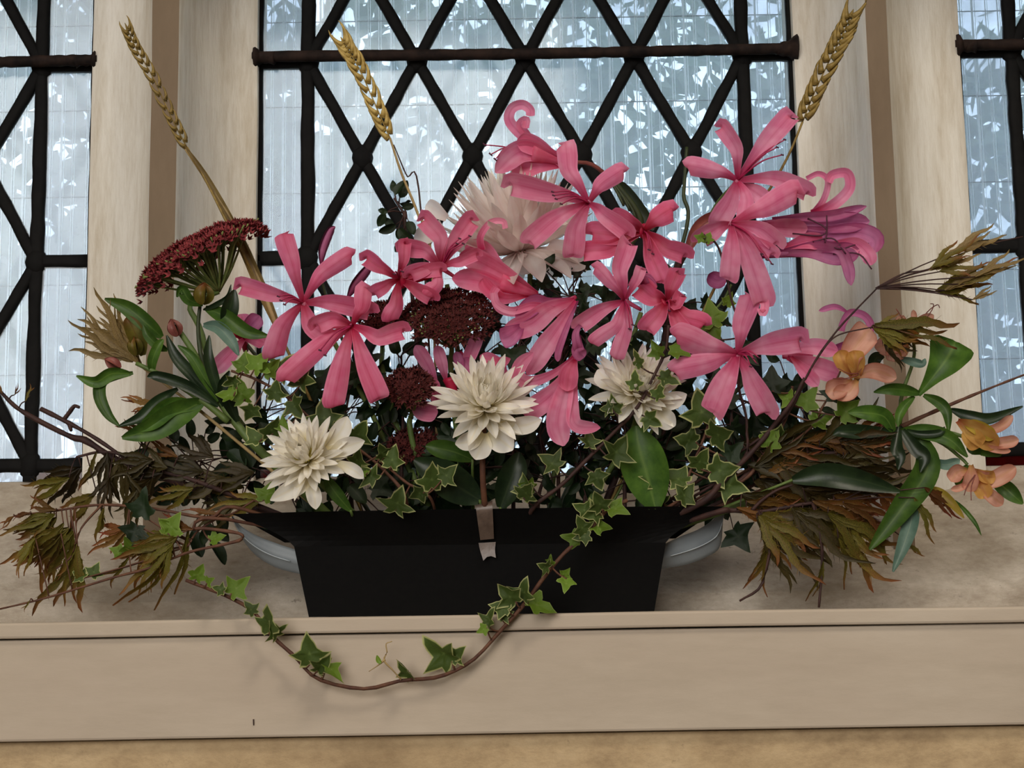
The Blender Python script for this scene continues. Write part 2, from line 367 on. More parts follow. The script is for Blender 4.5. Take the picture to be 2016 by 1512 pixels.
# painted timber shelf: thin top board with a fascia board under it
sh = Thing('trim_4', 'cream painted timber shelf with a deep front board, below the window', 'shelf', (0, 0, 0), kind='structure')
def board(x0, x1, y0, y1, z0, z1, b=.0016, n=80, seed=0):
    sec = [(y1, z0), (y1, z1), (y0 + b, z1), (y0 + b * .3, z1 - b * .3), (y0, z1 - b), (y0, z0 + b), (y0 + b * .3, z0 + b * .3), (y0 + b, z0)]
    v, f = [], []; m = len(sec)
    for i in range(n + 1):
        x = x0 + (x1 - x0) * i / n; d = mnoise.noise(Vector((x * 5, seed, 0))) * .0006
        v += [(x, y, z + d) for y, z in sec]
    for i in range(n):
        for j in range(m): f.append((i * m + j, (i + 1) * m + j, (i + 1) * m + (j + 1) % m, i * m + (j + 1) % m))
    f += [tuple(range(m)), tuple(n * m + j for j in range(m - 1, -1, -1))]
    return v, f
zs1 = P(900, 1243, -.05).z; zs2 = P(900, 1446, -.048).z
sh.add('shelf_board', board(-.62, .66, -.052, .053, zs1, 0, seed=1), M_board, smooth=False)
sh.add('fascia_board', board(-.62, .66, -.048, -.030, zs2, zs1 - .0006, seed=7), M_board, smooth=False)
sh.add('nail_hole', tube([P(499, 1416, -.0487), P(499.5, 1428, -.0487)], .0004, .0003, 3, 5), M_twigd)
# walls: wall under the shelf and around the window, nave behind the visitor
solo('wall_window', join(box(-3, 3, -.040, .34, -1.3, zs2 - .001), box(-3, 3, -.029, .34, zs2 - .001, -.0105), box(-3, -.62, -.04, .34, -.0105, 2.4), box(.66, 3, -.04, .34, -.0105, 2.4), box(-.62, .66, -.04, .34, ZT, 2.4), box(-.62, .66, .235, .34, -.0105, ZB - .006)),
     M_wall, 'ochre plastered wall under and around the leaded window', 'wall', 'structure')
solo('floor', box(-3, 3, -4.6, -.04, -1.35, -1.3), M_floor, 'nave floor', 'floor', 'structure')
solo('ceiling', box(-3, 3, -4.6, .34, 2.4, 2.45), M_room, 'plain ceiling', 'ceiling', 'structure')
solo('wall_left', box(-3.05, -3, -4.6, .34, -1.35, 2.45), M_room, 'plain plaster side wall', 'wall', 'structure')
solo('wall_right', box(3, 3.05, -4.6, .34, -1.35, 2.45), M_room, 'plain plaster side wall', 'wall', 'structure')
solo('wall_back', box(-3, 3, -4.65, -4.6, -1.35, 2.45), M_room, 'plain plaster wall opposite the window', 'wall', 'structure')
# leaded lights
def clip(poly, x0, x1, z0, z1):
    for ax, lim, sg in ((0, x0, 1), (0, x1, -1), (1, z0, 1), (1, z1, -1)):
        out = []
        for i in range(len(poly)):
            a, b = poly[i - 1], poly[i]
            da, db = sg * (a[ax] - lim), sg * (b[ax] - lim)
            if (da >= 0) != (db >= 0):
                t = da / (da - db); out.append((a[0] + (b[0] - a[0]) * t, a[1] + (b[1] - a[1]) * t))
            if db >= 0: out.append(b)
        poly = out
        if not poly: return []
    return poly
def parea(p): return abs(sum(p[i - 1][0] * p[i][1] - p[i][0] * p[i - 1][1] for i in range(len(p)))) / 2
rnd = random.Random(5)
def pane(th, poly, mat, label=None):
    cx = sum(p[0] for p in poly) / len(poly); cz = sum(p[1] for p in poly) / len(poly)
    tx, tz = rnd.uniform(-.012, .012), rnd.uniform(-.012, .012); v = []
    for y0 in (YG - .0011, YG + .0011):
        for (x, z) in poly: v.append((x, y0 + (x - cx) * tx + (z - cz) * tz, z))
    n = len(poly); f = [tuple(range(n)), tuple(range(2 * n - 1, n - 1, -1))] + [(i, (i + 1) % n, n + (i + 1) % n, n + i) for i in range(n)]
    th.add('pane', (v, f), mat, smooth=False, label=label)
def came(th, a, b, w=.0094, mat=None, nm='lead_came', yf=.0042):
    a = Vector((a[0], YG, a[1])); b = Vector((b[0], YG, b[1])); T = (b - a); L = T.length; T.normalize(); Sd = Vector((T.z, 0, -T.x))
    n = max(3, int(L / .009)); v, f = [], []
    prof = [(-.5, .3), (-.42, .85), (-.18, 1), (.18, 1), (.42, .85), (.5, .3), (.5, -.3), (0, -.7), (-.5, -.3)]; m = len(prof)
    sd = rnd.random() * 50
    for i in range(n + 1):
        p = a.lerp(b, i / n)
        ww = w * (1 + .16 * mnoise.noise(Vector((i * .6, sd, 0)))); o = mnoise.noise(Vector((i * .35, sd, 5))) * .0007
        for s, d in prof: v.append(p + Sd * (s * ww + o) + Vector((0, -d * yf, 0)))
    for i in range(n):
        for j in range(m): f.append((i * m + j, i * m + (j + 1) % m, (i + 1) * m + (j + 1) % m, (i + 1) * m + j))
    f += [tuple(range(m)), tuple(n * m + j for j in range(m - 1, -1, -1))]
    th.add(nm, (v, f), mat or M_lead)
def solder(th, x, z, r=.0088):
    v, f = [], []; k = 10
    for i in range(4):
        for j in range(k):
            a = 2 * math.pi * j / k; rr = r * math.cos(i / 3.3 * math.pi / 2) * (1 + .12 * mnoise.noise(Vector((x * 90 + math.cos(a), z * 90 + math.sin(a), 1))))
            v.append((x + rr * math.cos(a), YG - .001 - .0052 * math.sin(i / 3.3 * math.pi / 2), z + rr * math.sin(a) * 1.35))
    for i in range(3):
        for j in range(k): f.append((i * k + j, i * k + (j + 1) % k, (i + 1) * k + (j + 1) % k, (i + 1) * k + j))
    f.append(tuple(3 * k + j for j in range(k)))
    return v, f
def light(nm, x0, x1, xa, xb, ncols, zbar, zst, label, lastz):
    """x0..x1 opening, xa / xb the upright leads, diamonds between; zbar = a node row on the saddle bar; zst = half diamond height"""
    th = Thing(nm, label, 'window', ((x0 + x1) / 2, YG, ZB), kind='structure')
    dx = (xb - xa) / ncols; sold = []
    rows_b = zbar - 4 * zst            # last node row above the bottom strip
    top = ZT
    # diamond panes: centres on the checker of half cells
    for r in range(-6, 10):
        for c in range(-1, 2 * ncols + 2):
            if (r + c) % 2 == 0: continue
            cx = xa + c * dx / 2; cz = zbar + r * zst
            poly = clip([(cx - dx / 2, cz), (cx, cz + zst), (cx + dx / 2, cz), (cx, cz - zst)], xa, xb, rows_b, top)
            if len(poly) > 2 and parea(poly) > 2e-5: pane(th, poly, M_pane)
    # diagonal cames, clipped to the panel
    for s in (1, -1):
        for k in range(-14, 2 * ncols + 14, 2):
            xs = xa + k * dx / 2; sl = s * zst / (dx / 2)
            # line z = rows_b + sl * (x - xs)
            pts = []
            for x in (xa, xb):
                z = rows_b + sl * (x - xs)
                if rows_b - 1e-6 <= z <= top: pts.append((x, z))
            for z in (rows_b, top):
                x = xs + (z - rows_b) / sl
                if xa < x < xb: pts.append((x, z))
            if len(pts) >= 2 and abs(pts[0][0] - pts[-1][0]) > .005: came(th, pts[0], pts[-1])
    for r in range(0, 12):
        for c in range(0, 2 * ncols + 1):
            if (r + c) % 2 == 0 and rows_b + r * zst < top: sold.append(solder(th, xa + c * dx / 2, rows_b + r * zst))
    # upright cames, the border panes and the cross leads of the border
    for x in (xa, xb): came(th, (x, ZB), (x, top), .0108)
    zc = [ZB, rows_b]; z = rows_b
    while z + 2 * zst < top: z += 2 * zst; zc.append(z)
    zc.append(top)
    for (u0, u1) in ((x0, xa), (xb, x1)):
        if u1 - u0 < .004: continue
        for i in range(len(zc) - 1):
            red = i == 0
            pane(th, [(u0, zc[i]), (u1, zc[i]), (u1, zc[i + 1]), (u0, zc[i + 1])], M_red if red else M_pane_d, 'ruby red corner glass' if red else None)
            if i: came(th, (u0, zc[i]), (u1, zc[i]), .0112)
    nb = max(2, ncols)
    for i in range(nb):
        a, b = xa + (xb - xa) * i / nb, xa + (xb - xa) * (i + 1) / nb
        pane(th, [(a, ZB), (b, ZB), (b, rows_b), (a, rows_b)], M_pane_d)
        if i: came(th, (a, ZB), (a, rows_b))
    came(th, (xa, rows_b), (xb, rows_b), .0105)
    th.add('solder_joint', join(*sold), M_lead, kind='stuff')
    for x in (x0 + .001, x1 - .001): came(th, (x, ZB), (x, top), .0045, M_lead, 'edge_lead')
    # saddle bars in front of the leads
    for zb in (zbar, zbar + 4 * zst):
        if zb < top:
            th.add('saddle_bar', tube([(x0 - .004, YG - .011, zb + .0015), ((x0 + x1) / 2, YG - .0115, zb), (x1 + .004, YG - .011, zb + .001)], .0046, .0046, 60, 8, .22), M_iron)
            for xe, sg in ((x0, 1), (x1, -1)):
                th.add('mortar_lump', tube([(xe - sg * .003, YG - .010, zb + .001), (xe + sg * .006, YG - .010, zb + .001), (xe + sg * .014, YG - .011, zb)], .0082, .0044, 12, 9, .9), M_iron)
    return th
zst = (P(1035, 112, YG).z - P(930, 304, YG).z)
zbC = P(1035, 116, YG).z
light('window_2', GL[1][0], GL[1][1], P(607, 110, YG).x, P(1461, 100, YG).x, 4, zbC, zst, 'leaded diamond-pane window light behind the flower arrangement, between the two stone mullions', 0)
dxC = (P(1461, 100, YG).x - P(607, 110, YG).x) / 4
xaL = P(84, 130, YG).x; light('window_1', GL[0][0], GL[0][1], xaL - 3 * dxC, xaL, 3, zbC, zst, 'leaded diamond-pane window light left of the left mullion, with a red corner pane', 0)
xaR = P(1990, 100, YG).x; light('window_3', GL[2][0], GL[2][1], xaR, xaR + 3 * dxC, 3, zbC, zst, 'leaded diamond-pane window light right of the right mullion, with a dark red corner pane', 0)
# twin-wall protective sheet outside the leaded lights
YS = .262
st = Thing('glazing_sheet', 'clear ribbed twin-wall plastic sheet fixed outside behind the leaded panes', 'glazing', (0, YS, ZB))
st.add('face_sheet', join(box(-.6199, .6599, YS, YS + .0008, ZB - .004, ZT - .001), box(-.6199, .6599, YS + .009, YS + .0098, ZB - .004, ZT - .001)), M_sheet, smooth=False)
rb = []; x = -.615
k = 0
while x < .655:
    w = (.0010, .0018, .0008)[k % 3]; rb.append(box(x, x + w, YS - .0013, YS - .0009, ZB - .004, ZT - .001)); rb.append(([(x + w + .0012, YS - .001, ZB), (x + w + .0018, YS - .001, ZB), (x + w + .0018, YS - .001, ZT), (x + w + .0012, YS - .001, ZT)], [(0, 1, 2, 3)])); x += .0105 + .0016 * math.sin(k * 1.7); k += 1
st.add('rib', join(*rb), M_rib, smooth=False, kind='stuff')
z = ZB + .02; rb = []
while z < ZT: rb.append(box(-.62, .66, YS - .0006, YS, z, z + .0008)); z += .0765
st.add('cross_wire', join(*rb), simple('zinc_wire', (150, 160, 172), .4, .3), smooth=False, kind='stuff')
# outside: ground and loose trees
solo('ground_outside', box(-40, 40, .34, 60, -1.32, -1.30), M_lawn, 'grass outside beyond the window', 'grass', 'structure')
def tree(x, y, h, r, seed, label):
    th = Thing('garden_tree', label, 'tree', (x, y, -1.3), 'trees outside beyond the window'); rn = random.Random(seed)
    th.add('trunk', tube([(x, y, -1.32), (x + .1, y, -.3), (x - .05, y, h * .5)], .12, .05, 8, 7), M_wound)
    v, f, u = [], [], []
    for i in range(2600):
        a = rn.random() * 6.283; b = rn.uniform(-1, 1); rr = r * (.35 + .65 * rn.random() ** .4) * (1 + .25 * math.sin(a * 3 + seed))
        c = Vector((x + rr * math.cos(a) * math.sqrt(1 - b * b), y + rr * math.sin(a) * math.sqrt(1 - b * b) * .6, h + rr * b * .9))
        s = rn.uniform(.05, .11); d1 = Vector((rn.uniform(-1, 1), rn.uniform(-1, 1), rn.uniform(-1, 1))).normalized(); d2 = d1.orthogonal().normalized()
        bb = len(v); v += [c - d1 * s, c + d2 * s * .5, c + d1 * s, c - d2 * s * .5]; f.append((bb, bb + 1, bb + 2, bb + 3)); u += [(.5, 0), (1, .5), (.5, 1), (0, .5)]
    th.add('foliage', (v, f, u), M_crown, kind='stuff')
tree(-1.5, 4.6, 1.5, 1.2, 1, 'leafy tree outside, seen hazily through the left leaded light')
tree(-.1, 6.2, 1.9, 1.5, 2, 'leafy tree outside, seen hazily through the middle leaded light')
tree(2.1, 5.0, 1.3, 1.2, 4, 'leafy tree outside, seen hazily through the right leaded light')
tree(-3.2, 7.5, 2.4, 1.9, 6, 'broad leafy tree outside, farthest left through the panes')
tree(.9, 8.5, 2.6, 2.0, 3, 'tall tree outside, farthest back of those seen through the panes')
# ---------------------------------------------------------------- the container
tr = Thing('flower_trough', 'black flared flower trough with grey curved end wings standing on the cream shelf', 'trough', (0, .0, 0))
def quadpanel(a, b, c, d, th, n=1):
    """thin slab through four corners, given thickness backwards"""
    o = Vector((0, th, 0)); v = [a, b, c, d] + [p + o for p in (a, b, c, d)]
    return [tuple(p) for p in v], [(0, 1, 2, 3), (7, 6, 5, 4), (0, 4, 5, 1), (1, 5, 6, 2), (2, 6, 7, 3), (3, 7, 4, 0)]
YF0, YF1, YF2 = -.012, -.022, -.034
bl, br = P(608, 1214, YF0), P(1288, 1201, YF0); bl.z = br.z = .0003
ml, mr_ = P(579, 1076, YF1), P(1311, 1068, YF1)
pl, pr = P(455, 1012, YF2 + .012), P(1426, 997, YF2 + .012)
back = .040
# lower black box (front, sides, back, floor) as one tapered shell
def shell(b0, b1, t0, t1, yb, th=.002):
    v = [b0, b1, t1, t0, Vector((b0.x, yb, b0.z)), Vector((b1.x, yb, b1.z)), Vector((t1.x, yb + .004, t1.z)), Vector((t0.x, yb + .004, t0.z))]
    ins = [Vector((p.x * (1 - .012), p.y + (th if i < 4 else -th), p.z + (th if i in (0, 1, 4, 5) else 0))) for i, p in enumerate(v)]
    return v + ins, [(0, 1, 2, 3), (5, 4, 7, 6), (4, 0, 3, 7), (1, 5, 6, 2), (0, 4, 5, 1), (8, 11, 10, 9), (13, 14, 15, 12), (12, 15, 11, 8), (9, 10, 14, 13), (8, 9, 13, 12),
                     (3, 2, 10, 11), (2, 6, 14, 10), (6, 7, 15, 14), (7, 3, 11, 15)]
tr.add('base_box', shell(bl, br, ml, mr_, .038), M_black, smooth=False)
# flared upper front: curved ends up to the rim
v, f = [], []; n = 24
for i in range(n + 1):
    t = i / n
    lo = ml.lerp(mr_, t) + Vector((0, -.0006, .0002)); v.append(lo)
top = []
for i in range(n + 1):
    t = i / n; q = pl.lerp(pr, t); bowf = 4 * t * (1 - t)
    q.y = YF2 + .012 - .012 * min(1, bowf * 1.6); q.z += 0
    top.append(q)
rows = 7
v = []
for j in range(rows + 1):
    s = j / rows
    for i in range(n + 1):
        lo = ml.lerp(mr_, i / n); q = top[i]
        xx = lo.x + (q.x - lo.x) * (s ** 1.25); v.append(Vector((xx, lo.y + (q.y - lo.y) * s, lo.z + (q.z - lo.z) * (s ** .92))))
m = n + 1
f = [(j * m + i, j * m + i + 1, (j + 1) * m + i + 1, (j + 1) * m + i) for j in range(rows) for i in range(n)]
b = len(v); v += [p + Vector((0, .0022, 0)) for p in v[:b]]
f += [(q[3] + b, q[2] + b, q[1] + b, q[0] + b) for q in f[:]]
f += [(rows * m + i, rows * m + i + 1, b + rows * m + i + 1, b + rows * m + i) for i in range(n)]
f += [(j * m, (j + 1) * m, b + (j + 1) * m, b + j * m) for j in range(rows)] + [((j + 1) * m + n, j * m + n, b + j * m + n, b + (j + 1) * m + n) for j in range(rows)]
tr.add('flared_front', (v, f), M_black, smooth=False)
# grey wings: the rounded ends of the inner bowl, seen below the flare
def wing(side):
    if side < 0: U = [(455, 1012), (470, 1032), (500, 1052), (540, 1068), (588, 1084)]; Lw = [(462, 1026), (474, 1056), (502, 1092), (545, 1118), (602, 1133)]
    else: U = [(1426, 998), (1405, 1022), (1375, 1042), (1340, 1056), (1302, 1074)]; Lw = [(1424, 1020), (1418, 1075), (1392, 1096), (1350, 1112), (1296, 1121)]
    Ys = [.004, .000, -.004, -.0075, -.010]
    nn = 20
    u = catmull([P(x, y, q + .004) for (x, y), q in zip(U, Ys)], nn); l = catmull([P(x, y, q + .010) for (x, y), q in zip(Lw, Ys)], nn)
    v, f = [], []; rows = 8
    for j in range(rows + 1):
        s = j / rows
        for i in range(nn):
            p = u[i].lerp(l[i], s); bulge = math.sin(math.pi * s) * .003
            if abs(s - .55) < .07: bulge += .0012      # moulded line
            v.append(p + Vector((0, -bulge, 0)))
    f = [(j * nn + i, j * nn + i + 1, (j + 1) * nn + i + 1, (j + 1) * nn + i) for j in range(rows) for i in range(nn - 1)]
    b = len(v); v += [p + Vector((0, .0025, 0)) for p in v[:b]]; f += [tuple(x + b for x in q[::-1]) for q in f[:]]
    ed = [j * nn for j in range(rows + 1)]
    f += [(ed[k], ed[k + 1], ed[k + 1] + b, ed[k] + b) for k in range(rows)]
    f += [(i, i + 1, i + 1 + b, i + b) for i in range(nn - 1)] + [(rows * nn + i, rows * nn + i + 1, rows * nn + i + 1 + b, rows * nn + i + b) for i in range(nn - 1)]
    w = tr.add('end_wing', (v, f), M_grey, label='grey curved end wing')
    c = [u[i].lerp(l[i], .56) + Vector((0, -.0046, 0)) for i in range(2, nn, 3)]
    tr.add('moulded_line', tube(c, .00035, .00035, 18, 5), simple('pale_grey_edge', (186, 196, 202), .4), w)
wing(-1); wing(1)
# back of the rim and the foam inside
v = [P(470, 1018, .046), P(1412, 1004, .046), P(1330, 1060, .044), P(560, 1068, .044)]
tr.add('back_panel', quadpanel(v[3], v[2], v[1], v[0], .002), M_black, smooth=False)
fo = solo('floral_foam', box(-.118, .085, -.008, .034, .004, .062), M_foam, 'dark green wet floral foam block packed inside the black trough', 'floral foam')
# tape over the rim
tp = Thing('tape_strip', 'brown glossy tape strip running over the trough rim near its middle', 'tape', P(955, 1040, -.036))
tp.add('upper_strip', ribbon([P(952, 990, -.030), P(953, 996, -.0368), P(956, 1030, -.0335), P(959, 1062, -.0262)], 36 * .97 * PX, 'even', 0, 3, 10), M_tape)
tp.add('torn_end', ribbon([P(959, 1068, -.0240), P(960, 1082, -.0240), P(963, 1097, -.0245)], 34 * .97 * PX, 'even', 0, 3, 6, notch=.25), M_tape)
# ---------------------------------------------------------------- flowers: generic builders
FOAM = Vector((-.017, .012, .05))
def pts(l, y0, y1=None, bow=0.0):
    """photograph pixels -> world points, depth running y0..y1 with a forward bow"""
    if y1 is None: y1 = y0
    n = len(l); out = []
    for i, q in enumerate(l):
        t = i / max(1, n - 1)
        Y = q[2] if len(q) > 2 else y0 + (y1 - y0) * t - bow * math.sin(math.pi * t)
        out.append(P(q[0], q[1], Y))
    return out
def foot(x=None, y=None):
    rr = random.Random(int((x or 1) * 7 + (y or 1)))
    return Vector(((x if x is not None else rr.uniform(-.1, .07)), .012 if y is None else y, .045))
def bloom(th, c, Y, petals, mat, throat=9, aim=(0, -1, 0), stamens=None, seed=0, red=False, tube_to=None, w=38):
    """a nerine flower: throat, six strap petals that arch out and recurve, thin stamens"""
    rn = random.Random(seed * 31 + int(c[0]))
    C = P(c[0], c[1], Y)
    bk = P(tube_to[0], tube_to[1], Y + .006) if tube_to else C + Vector((.001, .014, -.004))
    b = th.add('bloom', tube([bk, bk.lerp(C, .6), C], .0011, throat * PX * .62, 8, 8), M_throat if red else mat)
    if red: mat = M_pinkt
    for k, pe in enumerate(petals):
        mid, tip = pe[0], pe[1]; ww = (pe[2] if len(pe) > 2 else w) * PX * (1 + Y)
        arch = .010 + rn.uniform(-.003, .005)
        L = [C + Vector((0, .001, 0)), P(mid[0], mid[1], Y - arch), P(tip[0], tip[1], Y - arch * .9)]
        dd = (L[2] - L[1]); end = L[2] + Vector((0, .0035, -.0005)) + dd * .04
        th.add('petal', ribbon([L[0], L[0].lerp(L[1], .55) + Vector((0, -.0035, 0)), L[1], L[1].lerp(L[2], .6) + Vector((0, -.001, 0)), L[2], end], ww,
               'strap', rn.uniform(.16, .30) * rn.choice((1, 1, -1)), 6, 20, rn.uniform(-.25, .25), rn.uniform(-.2, .2), .035, rn.random() * 6), mat, b)
    st = stamens or []
    for (tx, ty) in st:
        T = P(tx, ty, Y - .016); M = C.lerp(T, .5) + Vector((0, -.006, .002))
        s = th.add('stamen', tube([C, M, T], .0007, .0004, 10, 5), M_stam, b)
        th.add('anther', tube([T + Vector((-.0009, 0, .0005)), T, T + Vector((.0009, -.0003, -.0003))], .0006, .0005, 4, 5), M_anth, s)
    return b
def strap(th, parent, l, w, y0, y1=None, mat=None, bow=.004, prof='strap', cup=.22, nm='petal', twist=0, roll=0, n=22, nu=6, wave=.03, notch=0):
    return th.add(nm, ribbon(pts(l, y0, y1, bow), w * PX * (1 + y0), prof, cup, nu, n, twist, roll, wave, l[0][0], notch), mat, parent)
def stemto(th, top, r=.0016, mat=None, base=None, via=None, nm='stem', r2=None):
    base = base or foot(max(-.11, min(.08, top.x * .45)))
    q = [base] + (via or []) + [top] if via else [base, base.lerp(top, .5) + Vector((0, .004, .006)), top]
    return th.add(nm, tube(q, r, r2 or r * .8, 22, 7), mat or M_stem)
G_N = 'pink nerines of the arrangement'
# ---- nerine A : left cluster
a = Thing('pink_nerine', 'pink nerine at the left, two wide open star blooms below the domed maroon sedum', 'flower', foot(-.09), G_N)
h = P(640, 640, -.01); stemto(a, h, .002)
bloom(a, (597, 596), -.035, [((574, 515), (558, 463), 40), ((635, 538), (688, 502), 38), ((533, 579), (473, 562), 37), ((658, 596), (730, 612), 40), ((555, 646), (538, 700), 46), ((612, 640), (648, 668), 42)],
      M_pinkr, stamens=[(553, 592), (548, 584), (560, 600)], seed=1, tube_to=(630, 640))
bloom(a, (694, 640), -.045, [((713, 604), (717, 568), 36), ((745, 664), (794, 650), 38), ((632, 680), (562, 742), 44), ((671, 722), (656, 795), 46), ((720, 720), (745, 781), 46), ((655, 628), (622, 640), 36)],
      M_pinkr, stamens=[(630, 690), (640, 700)], seed=2, tube_to=(645, 645))
# ---- nerine A2 : the shaded bloom behind
a2 = Thing('pink_nerine', 'half-hidden crimson and pink nerine bloom far left, behind the grey-green leaf', 'flower', foot(-.10), G_N)
stemto(a2, P(478, 668, .01), .0016, M_stemd)
b = a2.add('bloom', tube([P(484, 690, .015), P(478, 665, .005), P(468, 650, -.002)], .002, .004, 8, 8), M_throat)
strap(a2, b, [(480, 668), (450, 700), (418, 734)], 34, -.004, -.012, M_pink)
strap(a2, b, [(478, 665), (455, 645), (436, 655)], 40, 0, -.006, M_throat)
strap(a2, b, [(480, 662), (495, 640), (512, 622)], 34, 0, -.006, M_mauve)
strap(a2, b, [(482, 660), (478, 635), (476, 618)], 30, 0, -.004, M_pink)
strap(a2, b, [(482, 668), (505, 668), (522, 676)], 30, 0, -.004, M_pinkr)
# ---- nerine B : centre left
n = Thing('pink_nerine', 'bright pink nerine left of centre, overlapping the big white chrysanthemum, three blooms', 'flower', foot(-.05), G_N)
stemto(n, P(880, 560, .0), .002)
bloom(n, (786, 550), -.030, [((744, 524), (720, 507), 34), ((780, 600), (767, 628), 36), ((825, 572), (852, 587), 34), ((833, 535), (868, 530), 30), ((795, 510), (797, 478), 26), ((756, 565), (734, 578), 30)],
      M_pinkr, throat=34, seed=3, red=True, stamens=[(776, 540), (792, 535)], tube_to=(850, 545))
bloom(n, (868, 527), -.028, [((866, 468), (834, 430), 38), ((897, 475), (928, 432), 40), ((835, 493), (794, 486), 38), ((835, 530), (806, 540), 34), ((905, 515), (940, 500), 26), ((860, 560), (840, 580), 32)],
      M_pinkr, seed=4, stamens=[(905, 470), (912, 480), (925, 465), (900, 480)], tube_to=(895, 545))
b = n.add('bloom', tube([P(1060, 581, -.012), P(1030, 572, -.018), P(985, 556, -.022)], .0012, .0060, 10, 9), M_pinkr)
strap(n, b, [(1058, 579), (1000, 545), (945, 515), (905, 500)], 44, -.014, -.030, M_pinkr, prof='strap')
strap(n, b, [(1056, 582), (995, 572), (940, 552), (890, 548)], 44, -.014, -.028, M_pinkr)
strap(n, b, [(1050, 578), (985, 530), (950, 490), (915, 488)], 34, -.010, -.022, M_pink)
strap(n, b, [(1040, 582), (990, 588), (960, 566), (950, 548)], 30, -.016, -.034, M_pinkr)
strap(n, b, [(948, 492), (946, 465), (966, 438), (990, 436), (995, 450)], 15, -.03, -.038, M_pink, prof='even')
strap(n, b, [(1060, 600), (1020, 614), (985, 608), (972, 580), (978, 566)], 20, -.020, -.034, M_pink, prof='even')
# ---- nerine C : top centre
n = Thing('pink_nerine', 'tall pink nerine at the top centre with side trumpet, star and drooping bloom', 'flower', foot(.01), G_N)
hub = P(1195, 345, .005)
n.add('stem', tube([foot(.02), P(1225, 700, .02), P(1225, 520, .015), P(1262, 440, .012), P(1215, 365, .008), hub], .0026, .0022, 30, 7), M_stemd)
for q in ((1240, 405), (1252, 420), (1228, 395)): n.add('pedicel', tube([hub, P(q[0] - 15, q[1] - 20, .002), P(q[0], q[1] + 10, .0)], .0011, .0009, 8, 6), M_stemd)
n.add('stem_leaf', ribbon(pts([(1288, 452), (1262, 420), (1225, 372), (1200, 352)], .012, .008), 34 * PX, 'lance', .1), M_dark)
n.add('pedicel', tube([hub, P(1160, 322, -.002), P(1110, 320, -.010)], .0016, .0012, 8, 6), M_bud)
b = n.add('bloom', tube([P(1112, 322, -.010), P(1080, 312, -.014), P(1045, 302, -.020)], .0014, .0062, 10, 9), M_pinkr)
strap(n, b, [(1107, 318), (1066, 292), (1030, 268), (1003, 238), (1008, 214), (1028, 206), (1043, 216), (1044, 228)], 24, -.012, -.030, M_pink, n=30, prof='even')
strap(n, b, [(1105, 318), (1060, 296), (1034, 262), (1024, 244), (1036, 236), (1034, 252)], 20, -.012, -.03, M_pink, prof='even')
strap(n, b, [(1110, 322), (1060, 300), (1020, 300), (975, 340)], 46, -.010, -.03, M_pink)
strap(n, b, [(1108, 318), (1070, 296), (1040, 282), (1018, 276)], 40, -.010, -.028, M_pink)
strap(n, b, [(1108, 326), (1060, 326), (1030, 330), (1010, 320)], 40, -.010, -.02, M_pinkr)
for q in ((954, 285), (966, 304), (975, 314)):
    s = n.add('stamen', tube(pts([(1050, 300), (1000, 290), q], -.02, -.034), .0006, .0004, 10, 5), M_stam, b)
    n.add('anther', tube([P(q[0] - 3, q[1] - 3, -.034), P(q[0] + 3, q[1] + 3, -.034)], .0006, .0005, 3, 5), M_anth, s)
bloom(n, (1159, 399), -.040, [((1120, 335), (1114, 285), 42), ((1184, 362), (1224, 336), 38), ((1079, 378), (1006, 362), 48), ((1092, 432), (1043, 474), 44), ((1134, 450), (1128, 500), 44), ((1190, 424), (1235, 458), 38)],
      M_pink, stamens=[(1090, 385), (1095, 392), (1105, 402), (1088, 378)], seed=5, tube_to=(1190, 360))
bloom(n, (1268, 455), -.034, [((1292, 430), (1320, 413), 46), ((1312, 488), (1350, 502), 40), ((1284, 505), (1303, 552), 42), ((1215, 463), (1165, 458), 46), ((1200, 490), (1146, 496), 40), ((1240, 440), (1215, 428), 40)],
      M_pinkr, throat=26, red=True, stamens=[(1285, 500), (1278, 492)], seed=6, tube_to=(1230, 450))
# ---- nerine D : top right
n = Thing('pink_nerine', 'pink nerine at upper right, two stars and curling mauve older blooms', 'flower', foot(.05), G_N)
hub = P(1385, 450, .0)
n.add('stem', tube([foot(.05), P(1300, 700, .012), P(1330, 540, .006), P(1362, 480, .002), hub], .0024, .0026, 30, 7, .1), M_twigd)
n.add('pedicel', tube([hub, P(1412, 400, -.008), P(1448, 358, -.02)], .0014, .001, 10, 6), M_stem)
n.add('spathe', ribbon(pts([(1350, 500), (1375, 452), (1405, 430), (1412, 440)], -.004, -.01), 34 * PX, 'lance', .4), M_bud)
bloom(n, (1452, 354), -.045, [((1404, 336), (1357, 326), 40), ((1449, 292), (1420, 248), 34), ((1509, 280), (1555, 228), 44), ((1532, 353), (1590, 378), 40), ((1436, 400), (1414, 436), 44), ((1470, 392), (1466, 430), 34)],
      M_pink, stamens=[(1545, 275), (1540, 305), (1530, 290)], seed=7, tube_to=(1430, 385))
strap(n, n.o.children[-1] if False else None, [(1462, 362), (1490, 380), (1512, 398)], 34, -.04, -.05, M_pink)
bloom(n, (1440, 440), -.050, [((1508, 408), (1566, 376), 50), ((1500, 452), (1530, 478), 40), ((1475, 505), (1503, 592), 50), ((1440, 494), (1436, 546), 40), ((1404, 455), (1378, 470), 42), ((1482, 475), (1523, 498), 30)],
      M_pink, seed=8, stamens=[(1510, 512), (1520, 520), (1500, 500)], tube_to=(1400, 440))
strap(n, None, [(1500, 585), (1506, 600), (1502, 616), (1498, 606)], 20, -.056, -.06, M_pink, prof='even')
b = n.add('bloom', tube(pts([(1500, 440), (1540, 440), (1580, 440)], -.02, -.02), .002, .005, 10, 9), M_mauve)
strap(n, b, [(1600, 424), (1640, 404), (1672, 372), (1668, 342), (1640, 344), (1630, 358)], 24, -.02, -.03, M_pink, prof='even', n=30)
